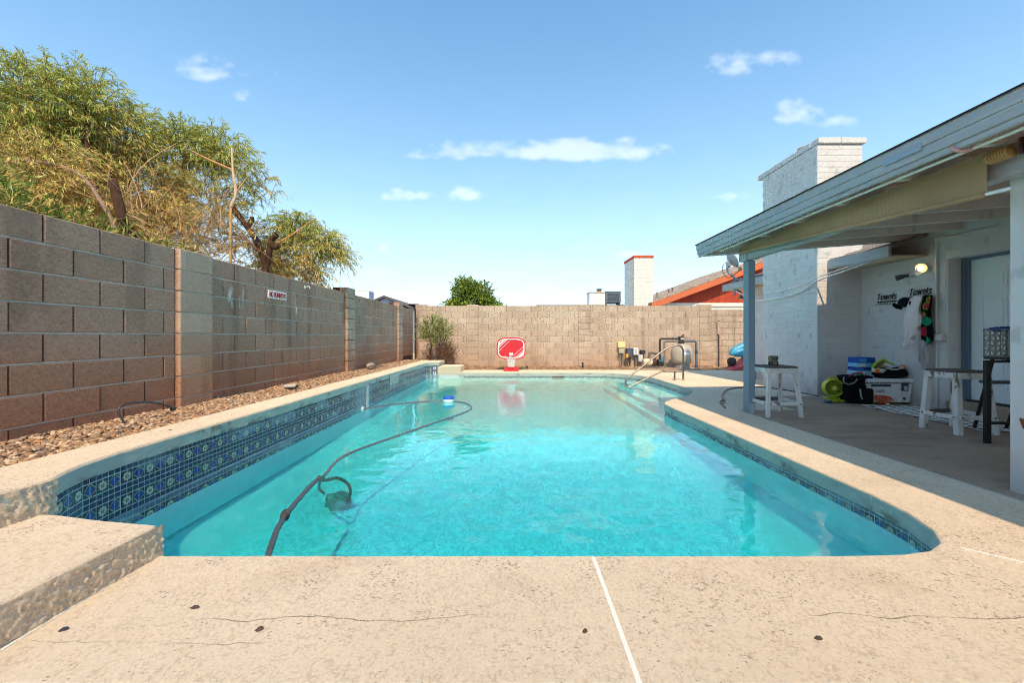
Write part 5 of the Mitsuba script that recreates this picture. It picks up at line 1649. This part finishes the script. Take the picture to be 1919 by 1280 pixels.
leafbit(.245, 1.452, .3, .010, (74, 54, 48), 'small dark dried leaf left of the white deck strip', W=.006)
leafbit(1.005, 1.418, -.3, .013, (62, 54, 54), 'dark dried leaf on the right part of the near deck')
leafbit(-.855, 1.462, .2, .014, (84, 66, 58), 'small brown dried leaf in the middle left of the near deck', W=.009)
leafbit(-1.515, 1.46, .4, .015, (54, 54, 66), 'dark bluish dried leaf close to the step at lower left')
leafbit(-1.16, 1.58, 0, .018, (72, 62, 58), 'greyish dried leaf beside the crack right of the step', W=.006)
leafbit(-2.55, 3.22, .5, .02, (96, 66, 50), 'brown dried leaf on the raised coping', z=.295 + float(dz(3.2)))
wl_ = thing('drip_line', 'thin black irrigation tube arching out of the gravel near the left wall', 'tube')
P(wl_, 'tube', tube(spline([(-3.02, 3.38, .30), (-3.06, 3.36, .42), (-3.04, 3.44, .465), (-2.98, 3.60, .44), (-2.94, 3.72, .385), (-2.94, 3.76, .35)], 40), .008, 6), (58, 62, 68), smooth=True)
P(wl_, 'emitter', rbox((-2.94, 3.75, .362), (.03, .05, .03), .008), (36, 36, 40))
wl_ = thing('drip_line', 'small wire loop in the gravel below the wall hook', 'tube')
P(wl_, 'tube', tube(spline([(-3.10, 6.95, .30), (-3.14, 6.93, .40), (-3.10, 7.0, .44), (-3.06, 7.25, .40), (-3.06, 7.7, .40)], 30), .008, 6), (80, 78, 78), smooth=True)
lt_ = thing('valve_box', 'small grey plastic cap lying in the gravel strip', 'cap')
P(lt_, 'lid', rbox((-2.93, 5.70, .335), (.14, .18, .03), .01, rz=.4), (176, 170, 160), 'm_flat')
P(lt_, 'side', rbox((-2.88, 5.78, .325), (.05, .06, .03), .008, rz=.4), (52, 52, 54), 'm_flat')
st_ = thing('flat_stone', 'flat grey stone leaning on the foot of the left wall', 'stone')
P(st_, 'stone', blob((-3.02, 9.25, .36), (.12, .42, .10), 6, 3, .35, .8), (170, 150, 136), 'm_stone', smooth=True)
for x, y, c in ((-1.10, 4.9, None),):
    pass
fl1 = thing('floating_leaf', 'yellow leaf floating on the pool near the right wall', 'leaf')
P(fl1, 'blade', trimesh.creation.icosphere(subdivisions=1, radius=.018).apply_scale([1, .8, .15]).apply_translation([1.82, 4.60, -.166]), (226, 130, 60), 'm_flat', smooth=True)
fl1 = thing('floating_leaf', 'tiny orange leaf at the waterline of the near right corner', 'leaf')
P(fl1, 'blade', trimesh.creation.icosphere(subdivisions=1, radius=.016).apply_scale([1, .8, .15]).apply_translation([1.98, 2.12, -.166]), (196, 100, 40), 'm_flat', smooth=True)

# ------------------------------------------------------------------ neighbours beyond the walls
nh = thing('neighbor_house', 'neighbouring house with an orange red gable and shingle roof behind the back wall', 'house')
gy = 20.0
ORG = (206, 92, 54)
ridge_x, eave_x, eave_z, pit = 14.5, 6.3, 2.40, .37
part(nh, 'roof', roof_slab(eave_x, ridge_x, gy - .5, 33, eave_z, pit, .10), 'm_shingle')
part(nh, 'roof', trimesh.convex.convex_hull(np.array([(x, y, eave_z + pit * (ridge_x - eave_x) - pit * (x - ridge_x) + t) for x in (ridge_x, ridge_x + 8) for y in (gy - .5, 33) for t in (0, .1)])), 'm_shingle')
P(nh, 'rake_board', roof_slab(eave_x, ridge_x, gy - .54, gy - .503, eave_z - .20, pit, .27), (204, 110, 72), 'm_flat')
P(nh, 'rake_board', roof_slab(eave_x + .02, ridge_x, gy - .50, gy - .47, eave_z - .05, pit, .09), (176, 76, 48), 'm_flat')
x = 6.6
while x < 13.9:
    z1a, z1b = eave_z + pit * (x - eave_x) - .03, eave_z + pit * (x + .296 - eave_x) - .03
    pl = trimesh.convex.convex_hull(np.array([(xx, yy, zz) for yy in (gy, gy + .03) for xx, zz in ((x, 2.52), (x + .292, 2.52), (x, max(z1a, 2.53)), (x + .292, max(z1b, 2.54)))]))
    P(nh, 'siding_board', pl, [(178, 70, 48), (184, 74, 50), (174, 68, 48)][int(x * 7) % 3], 'm_flat')
    x += .30
P(nh, 'siding_backing', trimesh.convex.convex_hull(np.array([(xx, yy, zz) for yy in (gy + .031, gy + .1) for xx, zz in ((6.6, 2.5), (14, 2.5), (6.6, 2.52), (14, eave_z + pit * 7.6))])), (90, 30, 22), 'm_flat')
P(nh, 'wall', bbox(6.6, 22, gy + .05, 32, -.2, 2.50), (226, 220, 210), 'm_flat')
P(nh, 'frieze', bbox(6.6, 14, gy - .02, gy + .05, 2.36, 2.515), (232, 226, 216), 'm_flat')
P(nh, 'window_band', bbox(9.0, 14, gy - .01, gy + .05, 1.7, 2.20), (120, 100, 84), 'm_flat')
nc = P(nh, 'chimney', bbox(5.66, 6.52, 20, 21.7, 0, 4.60), (226, 222, 214), 'm_flat')
for k in range(22):
    P(nc, 'brick_course', rbox((6.09, 20.85, 4.50 - .19 * k), (.884, 1.724, .182), .008), (224, 220, 210), 'm_flat')
P(nc, 'cap', rbox((6.09, 20.85, 4.66), (.93, 1.77, .115), .01), (196, 84, 50), 'm_flat')
for xx, zz in ((8.05, 3.25), (8.7, 3.4), (8.9, 3.5)):
    P(nh, 'vent_pipe', lathe([(0, 0), (.03, 0), (.03, .28), (0, .28)], (xx, 24.0, zz - .1), 10), (70, 66, 66))
n2_ = thing('neighbor_house', 'low flat roofed building whose small white chimney shows over the back wall', 'building')
P(n2_, 'wall', bbox(1.5, 8.5, 23, 32, -.2, 2.58), (214, 206, 194), 'm_flat')
P(n2_, 'roof', bbox(1.3, 8.6, 22.8, 32.2, 2.581, 2.63), (150, 140, 128), 'm_flat')
c2 = P(n2_, 'chimney', rbox((4.74, 24.4, 3.0), (.88, .8, .76), .02), (232, 230, 224), 'm_flat')
P(c2, 'crown', rbox((4.74, 24.4, 3.40), (.94, .86, .05), .01), (176, 166, 150), 'm_flat')
P(c2, 'flue', lathe([(0, 0), (.13, 0), (.13, .13), (0, .13)], (4.92, 24.4, 3.42), 16), (186, 140, 108), 'm_flat')
P(c2, 'flue_cap', lathe([(0, .16), (.19, .16), (.17, .21), (0, .22)], (4.92, 24.4, 3.42), 16), (70, 96, 116), 'm_flat')
ac = thing('air_conditioner', 'grey rooftop air conditioner between the two far chimneys', 'air conditioner')
P(ac, 'case', rbox((5.62, 24.4, 3.12), (.84, .9, .62), .03), (104, 116, 130), 'm_flat')
for k in range(7):
    P(ac, 'louvre', rbox((5.62, 23.945, 2.90 + .07 * k), (.66, .02, .04), .004), (72, 82, 94), 'm_flat')
P(ac, 'top_panel', rbox((5.62, 24.4, 3.445), (.88, .94, .03), .008), (130, 140, 150), 'm_flat')
for xx in (5.25, 5.99):
    P(ac, 'leg', bbox(xx - .03, xx + .03, 24.0, 24.8, 2.63, 2.81), (88, 96, 104), 'm_flat')
P(ac, 'pipe', tube(spline([(6.03, 24.2, 3.05), (6.15, 24.2, 2.9), (6.20, 24.2, 2.66)], 12), .02, 8), (200, 196, 190), smooth=True)
n3 = thing('neighbor_house', 'far house with dark gable roof and white chimney beyond the left wall', 'house')
P(n3, 'wall', bbox(-11.5, -6.2, 26, 36, -.2, 2.62), (206, 196, 182), 'm_flat')
for sg_ in (-1, 1):
    P(n3, 'roof', trimesh.convex.convex_hull(np.array([(-8.02 + sg_ * x, y, 3.40 - .42 * x + t) for x in (0, 1.9) for y in (27, 35.5) for t in (0, .12)])), (92, 84, 86), 'm_flat')
P(n3, 'gable', trimesh.convex.convex_hull(np.array([(x, y, z) for y in (27.3, 27.4) for x, z in ((-9.6, 2.6), (-6.4, 2.6), (-8.02, 3.38))])), (150, 170, 196), 'm_flat')
P(n3, 'side_roof', bbox(-7.55, -6.2, 28.5, 31, 2.62, 3.03), (56, 48, 50), 'm_flat')
P(n3, 'side_roof', rbox((-6.9, 29.7, 3.06), (1.5, 2.9, .06), .01), (120, 112, 108), 'm_flat')
c3 = P(n3, 'chimney', rbox((-8.75, 25.3, 2.95), (1.05, .9, 1.2), .01), (236, 238, 240), 'm_flat')
P(c3, 'side_panel', bbox(-8.222, -8.215, 24.9, 25.7, 2.5, 3.53), (150, 170, 200), 'm_flat')
P(c3, 'cap', rbox((-8.75, 25.3, 3.57), (1.12, .97, .05), .01), (226, 226, 226), 'm_flat')
P(c3, 'flue', lathe([(0, 0), (.12, 0), (.12, .14), (0, .14)], (-8.75, 25.3, 3.59), 12), (214, 208, 204), 'm_flat')

# ------------------------------------------------------------------ trees and shrubs
def leaves(bases, dirs, lens, per, size, width, droop, colfn, seed, spread=.5, hang=.55):
    """Narrow leaves set along drooping twigs. Returns (vertices, faces, colours, twig points)."""
    g = np.random.default_rng(seed)
    n = len(bases)
    t = (np.arange(per) + g.random((n, per))) / per
    p = bases[:, None] + dirs[:, None] * (lens[:, None] * t)[..., None]
    p[..., 2] -= droop * lens[:, None] * t ** 2
    tan = dirs[:, None] + np.zeros_like(p)
    tan[..., 2] -= 2 * droop * t
    ld = tan / (np.linalg.norm(tan, axis=-1, keepdims=True) + 1e-9) + spread * g.normal(size=p.shape)
    ld[..., 2] -= hang
    ld /= np.linalg.norm(ld, axis=-1, keepdims=True)
    side = np.cross(ld, g.normal(size=p.shape))
    side /= np.linalg.norm(side, axis=-1, keepdims=True) + 1e-9
    nrm = np.cross(ld, side)
    L = (size * g.uniform(.6, 1.25, (n, per)))[..., None]
    W = (width * g.uniform(.7, 1.2, (n, per)))[..., None]
    mid = p + ld * L * .45 + nrm * L * .05
    tip = p + ld * L - nrm * L * .04
    V = np.stack([p, mid + side * W / 2, tip, mid - side * W / 2], 2).reshape(-1, 3)
    k = np.arange(n * per)[:, None] * 4
    F = np.vstack([k + [0, 1, 2], k + [0, 2, 3]])
    C = np.repeat(colfn(p.reshape(-1, 3), g), 4, 0)
    tw_ = np.stack([bases[:, None] + dirs[:, None] * (lens[:, None] * s)[..., None] - np.array([0, 0, 1.0]) * (droop * lens[:, None] * s ** 2)[..., None] for s in [np.linspace(0, 1, 5)[None].repeat(n, 0)]], 0)[0]
    return V, F, C, tw_


def sticks(P_, r):
    """Many thin three-sided twigs as one mesh. P_: (n, k, 3)."""
    n, k, _ = P_.shape
    d = P_[:, -1] - P_[:, 0]
    d /= np.linalg.norm(d, axis=-1, keepdims=True) + 1e-9
    a = np.cross(d, [.3, .5, .8])
    a /= np.linalg.norm(a, axis=-1, keepdims=True) + 1e-9
    b = np.cross(d, a)
    rr = (r if np.ndim(r) else np.full(n, r))[:, None, None] * np.linspace(1, .35, k)[None, :, None]
    rings = np.stack([P_ + rr * (math.cos(q) * a + math.sin(q) * b)[:, None] for q in (0, 2.094, 4.189)], 2)   # n,k,3,3
    V = rings.reshape(-1, 3)
    base = (np.arange(n) * k * 3)[:, None, None]
    i, j = np.meshgrid(np.arange(k - 1), np.arange(3), indexing='ij')
    q = np.stack([i * 3 + j, i * 3 + (j + 1) % 3, (i + 1) * 3 + (j + 1) % 3, (i + 1) * 3 + j], -1).reshape(-1, 4)
    F = (q[None] + base).reshape(-1, 4)
    return V, F


def in_blobs(blobs, n, seed, shell=.45):
    g = np.random.default_rng(seed)
    b = np.array(blobs, float)
    w = b[:, 3] ** 2.2 * (b[:, 4] if b.shape[1] > 4 else 1)
    k = g.choice(len(b), n, p=w / w.sum())
    d = g.normal(size=(n, 3))
    d /= np.linalg.norm(d, axis=1, keepdims=True)
    r = (shell + (1 - shell) * g.random(n)) ** .7 * (g.random(n) ** .33 * .4 + .6)
    c = b[k, :3] + d * (b[k, 3] * r)[:, None] * [1, 1, .9]
    return c, d, k


def blend(pal, g, n):
    pal = lin(pal)
    a, b = g.integers(0, len(pal), n), g.integers(0, len(pal), n)
    t = g.random((n, 1))
    return np.clip((pal[a] * t + pal[b] * (1 - t)) * g.uniform(.75, 1.3, (n, 1)) * 1.25, 0, .85)


GREEN = [(160, 170, 80), (174, 180, 98), (136, 152, 68), (190, 188, 118), (146, 150, 86)]
DRY = [(206, 174, 108), (220, 194, 130), (192, 160, 98), (184, 158, 100), (186, 176, 102)]


def tree_col(zsplit, k):
    def fn(p, g):
        f = np.clip((p[:, 2] - zsplit + .8 * (meshkit.fbm(p * 1.3, 3, 3) - .5) * 2) / k + .5, .07, .93)
        pick = g.random(len(p)) < f
        return np.where(pick[:, None], blend(GREEN, g, len(p)), blend(DRY, g, len(p)))
    return fn


def grow(t, blobs, ntw, per, size, width, droop, colfn, seed, up=.5, lens=(.35, .7), name='foliage', twig_rgb=(120, 92, 60), shell=.45, hang=.62, spread=.42):
    c, d, _ = in_blobs(blobs, ntw, seed, shell)
    g = np.random.default_rng(seed + 50)
    dr_ = d + np.array([0, 0, up]) + .35 * g.normal(size=d.shape)
    dr_ /= np.linalg.norm(dr_, axis=1, keepdims=True)
    ln_ = g.uniform(*lens, ntw)
    V, F, C, tw_ = leaves(c - dr_ * ln_[:, None] * .5, dr_, ln_, per, size, width, droop, colfn, seed + 9, spread, hang)
    kk = part(t, name, (V, F), 'm_leaf', rgb=C, kind='stuff')
    sv, sf = sticks(tw_, .0032)
    part(t, 'twigs', (sv, sf), 'm_flat', rgb=lin(twig_rgb), kind='stuff')
    return kk


def limb(t, pts, r0, r1, name='limb', mat='m_bark', rgb_=None, n=26, knots=.12, seed=1):
    p = spline(pts, n)
    r = np.linspace(r0, r1, n) * (1 + knots * (meshkit.noise(np.c_[np.arange(n) * .7, np.full(n, seed * 3.1), np.zeros(n)]) - .5) * 2)
    if rgb_:
        return part(t, name, tube(p, r, 9), mat, rgb=lin(rgb_), smooth=True)
    return part(t, name, tube(p, r, 10), mat, smooth=True)


bt = thing('tree', 'big drooping tree with green top and golden dry leaves behind the left wall', 'tree')
BIG = [(-6.3, 5.6, 4.08, .70, 1), (-6.0, 6.0, 4.22, .72, 1), (-5.75, 6.3, 4.00, .66, 1), (-6.3, 6.0, 3.2, .85, 1), (-5.75, 6.5, 3.25, .85, 1), (-5.25, 7.0, 4.15, .54, 1.2), (-4.72, 7.0, 4.05, .50, 1.2), (-4.95, 7.0, 3.2, .62, .8),
       (-5.3, 6.5, 2.55, .75, .9), (-5.5, 5.5, 2.45, .75, .9), (-4.28, 7.15, 3.62, .38, .75), (-4.45, 7.2, 2.75, .50, .45), (-4.2, 7.3, 2.1, .40, .5), (-5.5, 5.0, 3.0, .6, .7), (-7.2, 6.2, 3.8, .9, 1), (-6.6, 7.5, 3.7, 1.0, .5)]
grow(bt, BIG, 4700, 19, .100, .0125, .50, tree_col(3.45, 1.5), 21, up=.80, lens=(.35, .8))
limb(bt, [(-5.4, 6.3, -.1), (-5.35, 6.25, 1.2), (-5.15, 5.9, 2.0), (-4.52, 5.05, 2.24), (-4.62, 5.0, 2.80)], .09, .045, 'trunk', seed=2)
P(bt, 'cut_face', lathe([(0, 0), (.046, 0), (.042, .006), (0, .008)], (-4.62, 5.0, 2.798), 16), (222, 178, 120), 'm_flat')
limb(bt, [(-4.52, 5.05, 2.0), (-4.72, 5.0, 2.5), (-5.1, 5.0, 2.92), (-5.9, 5.0, 3.06), (-6.3, 5.0, 3.10)], .022, .020, rgb_=(150, 122, 108), mat='m_flat', seed=3)
limb(bt, [(-5.15, 5.9, 2.0), (-4.95, 5.6, 2.35), (-5.4, 5.6, 2.9), (-5.6, 5.7, 3.5), (-5.8, 5.9, 4.1)], .06, .02, seed=4)
limb(bt, [(-5.2, 6.2, 1.9), (-5.2, 6.6, 2.7), (-5.2, 6.8, 3.3), (-5.3, 7.0, 4.1)], .05, .015, rgb_=(176, 128, 84), mat='m_flat', seed=5)
limb(bt, [(-4.17, 6.4, 1.5), (-4.17, 6.4, 2.2), (-4.165, 6.4, 2.90)], .020, .018, rgb_=(206, 156, 100), mat='m_flat', seed=6)
limb(bt, [(-4.165, 6.4, 2.90), (-4.09, 6.4, 3.12), (-4.13, 6.4, 3.42), (-4.15, 6.4, 3.78)], .024, .012, rgb_=(214, 176, 140), mat='m_flat', seed=7)
limb(bt, [(-4.14, 6.4, 3.46), (-4.5, 6.45, 3.62), (-4.85, 6.5, 3.80)], .016, .007, rgb_=(196, 146, 102), mat='m_flat', seed=8)
limb(bt, [(-4.09, 6.4, 3.12), (-3.98, 6.4, 3.27), (-3.90, 6.4, 3.38)], .012, .006, rgb_=(200, 160, 120), mat='m_flat', seed=9)
g4 = np.random.default_rng(77)
nb = 420
b0 = np.c_[g4.uniform(-6.0, -4.2, nb), g4.uniform(5.0, 7.2, nb), g4.uniform(1.7, 2.7, nb)]
dv = g4.normal(size=(nb, 3)) * [1, .6, .7] + [.1, 0, .35]
dv /= np.linalg.norm(dv, axis=1, keepdims=True)
Lb = g4.uniform(.4, 1.0, nb)
s = np.linspace(0, 1, 6)
bend = g4.normal(size=(nb, 3)) * .22
Pb = b0[:, None] + dv[:, None] * (Lb[:, None] * s)[..., None] + bend[:, None] * (s ** 2)[None, :, None]
sv, sf = sticks(Pb, g4.uniform(.004, .010, nb))
part(bt, 'bare_twigs', (sv, sf), 'm_flat', rgb=lin((176, 140, 104)), kind='stuff')

t2 = thing('tree', 'smaller tree with a dark sawn trunk overhanging the left wall right of the big tree', 'tree')
MID = [(-3.90, 7.8, 2.98, .44, 1), (-3.45, 7.8, 2.72, .40, 1), (-4.03, 7.6, 2.45, .44, .8), (-3.60, 7.8, 2.25, .36, .7), (-3.22, 8.0, 2.58, .26, 1), (-3.62, 7.9, 1.95, .22, .5), (-4.4, 8.0, 2.2, .4, .7)]
grow(t2, MID, 950, 18, .09, .0115, .50, tree_col(2.55, 1.3), 31, up=.5, lens=(.3, .6))
limb(t2, [(-4.02, 7.0, -.1), (-4.02, 7.0, 1.5), (-4.0, 7.0, 2.1), (-4.12, 7.0, 2.5), (-4.28, 7.0, 2.75), (-4.52, 6.95, 3.10)], .062, .042, 'trunk', seed=11)
limb(t2, [(-4.0, 7.0, 2.0), (-3.93, 7.0, 2.35), (-3.88, 6.98, 2.55), (-3.78, 6.95, 2.62)], .050, .044, seed=12)
limb(t2, [(-3.90, 6.98, 2.50), (-3.82, 6.95, 2.42), (-3.73, 6.93, 2.44)], .05, .035, seed=13)
limb(t2, [(-4.28, 7.0, 2.75), (-4.22, 7.0, 2.86), (-4.21, 7.0, 2.92)], .045, .03, seed=14)
P(t2, 'cut_face', lathe([(0, 0), (.05, 0), (0, .006)], (-3.775, 6.95, 2.665), 14), (214, 160, 110), 'm_flat')
P(t2, 'cut_face', lathe([(0, 0), (.032, 0), (0, .006)], (-4.21, 7.0, 2.925), 14), (222, 172, 116), 'm_flat')
limb(t2, [(-3.95, 7.0, 2.45), (-3.80, 7.2, 2.6), (-3.6, 7.5, 2.9), (-3.5, 7.7, 3.1)], .02, .008, rgb_=(180, 130, 80), mat='m_flat', seed=15)
limb(t2, [(-4.05, 7.0, 2.3), (-4.4, 7.1, 2.6), (-4.9, 7.3, 2.75)], .028, .012, rgb_=(120, 84, 70), mat='m_flat', seed=16)

ol = thing('shrub', 'long leaved green shrub leaning over the near end of the left wall', 'shrub')
OLE = [(-4.05, 3.3, 1.85, .36, 1), (-4.05, 3.9, 1.85, .34, 1), (-4.0, 4.4, 1.80, .30, 1), (-4.0, 5.0, 1.78, .28, 1), (-4.1, 5.7, 1.72, .28, .9), (-4.5, 3.6, 2.1, .40, .7), (-3.95, 2.8, 1.85, .34, 1), (-4.05, 6.4, 1.72, .26, .7)]


def ole_col(p, g):
    c = blend([(96, 118, 52), (120, 138, 66), (78, 96, 44), (146, 156, 84)], g, len(p))
    dd = g.random(len(p)) < .34
    c[dd] = blend(DRY, g, int(dd.sum()))
    return c


grow(ol, OLE, 800, 14, .105, .0165, .15, ole_col, 41, up=.8, lens=(.3, .55), hang=.1, spread=.7, twig_rgb=(110, 96, 60))
for k, (x, y) in enumerate(((-4.1, 3.2), (-4.1, 4.2), (-4.05, 5.3), (-4.1, 6.2))):
    limb(ol, [(x, y, -.1), (x - .03, y + .05, 1.0), (x + .06, y + .1, 1.95)], .03, .012, 'stem', seed=20 + k)

ct = thing('citrus_tree', 'round dark green citrus tree with yellow fruit behind the back wall', 'tree')
CIT = [(-1.55, 17, 2.25, .95, 1), (-2.15, 17, 1.95, .72, 1), (-.98, 17, 1.95, .72, 1), (-1.80, 16.9, 2.80, .60, 1), (-1.25, 16.9, 2.70, .55, 1), (-2.60, 17, 1.75, .50, .9), (-.45, 17, 1.75, .52, .9), (-1.85, 17, 3.12, .30, .8)]


def cit_col(p, g):
    return blend([(104, 124, 52), (132, 152, 66), (84, 102, 44), (160, 172, 80), (66, 84, 38)], g, len(p))


grow(ct, CIT, 2000, 9, .10, .052, .1, cit_col, 51, up=.3, lens=(.18, .34), hang=.2, spread=1.1)
limb(ct, [(-1.5, 17, -.1), (-1.52, 17, .8), (-1.5, 17, 1.7), (-1.55, 17, 2.6)], .11, .03, 'trunk', seed=31)
for k, (x, y, z) in enumerate(((-1.95, 16.3, 1.78), (-1.25, 16.35, 2.1), (-2.3, 16.6, 2.2), (-.9, 16.5, 1.9))):
    P(ct, 'fruit', trimesh.creation.icosphere(subdivisions=2, radius=.045).apply_translation([x, y, z]), (222, 170, 40), smooth=True)
t4 = thing('tree', 'far palm like tree top showing above the neighbouring roof beside the post', 'tree')
grow(t4, [(13.95, 24.5, 5.1, .4, 1), (13.7, 24.5, 4.9, .35, 1)], 130, 10, .22, .04, .4, cit_col, 61, up=.4, lens=(.3, .6))
limb(t4, [(13.9, 24.6, 0), (13.9, 24.6, 3), (13.9, 24.6, 5)], .12, .06, 'trunk', seed=33)

bs = thing('shrub', 'sparse half dry shrub in the back left corner of the yard', 'shrub')
g5 = np.random.default_rng(9)
stem_pts = [[(-2.62, 13.45, .20), (-2.55, 13.45, .55), (-2.42, 13.45, .85), (-2.35, 13.4, 1.3)], [(-2.60, 13.45, .20), (-2.50, 13.42, .5), (-2.55, 13.4, .9), (-2.70, 13.4, 1.35)], [(-2.55, 13.5, .2), (-2.50, 13.5, .7), (-2.25, 13.5, 1.05), (-2.05, 13.5, 1.4)],
            [(-2.35, 13.5, .18), (-2.25, 13.5, .5), (-2.1, 13.5, .9), (-2.0, 13.45, 1.15)], [(-2.30, 13.5, .2), (-2.28, 13.5, .6), (-2.2, 13.5, 1.1), (-2.22, 13.5, 1.55)]]
for k, p in enumerate(stem_pts):
    limb(bs, p, .026, .008, 'stem', rgb_=(92, 62, 44), mat='m_flat', n=14, seed=40 + k)
BUS = [(-2.5, 13.4, 1.25, .42, 1), (-2.15, 13.45, 1.2, .36, 1), (-2.72, 13.4, 1.05, .26, .7), (-2.3, 13.4, 1.5, .22, .7), (-2.35, 13.4, .9, .30, .7)]


def bus_col(p, g):
    return blend([(136, 150, 84), (112, 126, 62), (166, 172, 112), (120, 108, 76), (128, 144, 84)], g, len(p))


grow(bs, BUS, 310, 10, .06, .026, .1, bus_col, 71, up=.7, lens=(.2, .42), hang=-.1, spread=.8, twig_rgb=(104, 76, 56))
c, d, _ = in_blobs([(-2.05, 13.5, .50, .36, 1), (-1.9, 13.45, .36, .25, 1)], 190, 81, .1)
d2 = d * .4 + [.1, 0, .9] + .3 * g5.normal(size=d.shape)
d2 /= np.linalg.norm(d2, axis=1, keepdims=True)
s = np.linspace(0, 1, 5)
Pb = c[:, None] + d2[:, None] * (g5.uniform(.15, .4, 190)[:, None] * s)[..., None] - [0, 0, .15]
sv, sf = sticks(Pb, .006)
part(bs, 'dry_twigs', (sv, sf), 'm_flat', rgb=lin((112, 80, 62)), kind='stuff')
V, F, C, _ = leaves(c, d2, np.full(190, .3), 5, .05, .02, .1, lambda p, g: blend([(96, 68, 50), (130, 100, 72), (84, 62, 50)], g, len(p)), 83)
part(bs, 'dry_leaves', (V, F), 'm_leaf', rgb=C, kind='stuff')
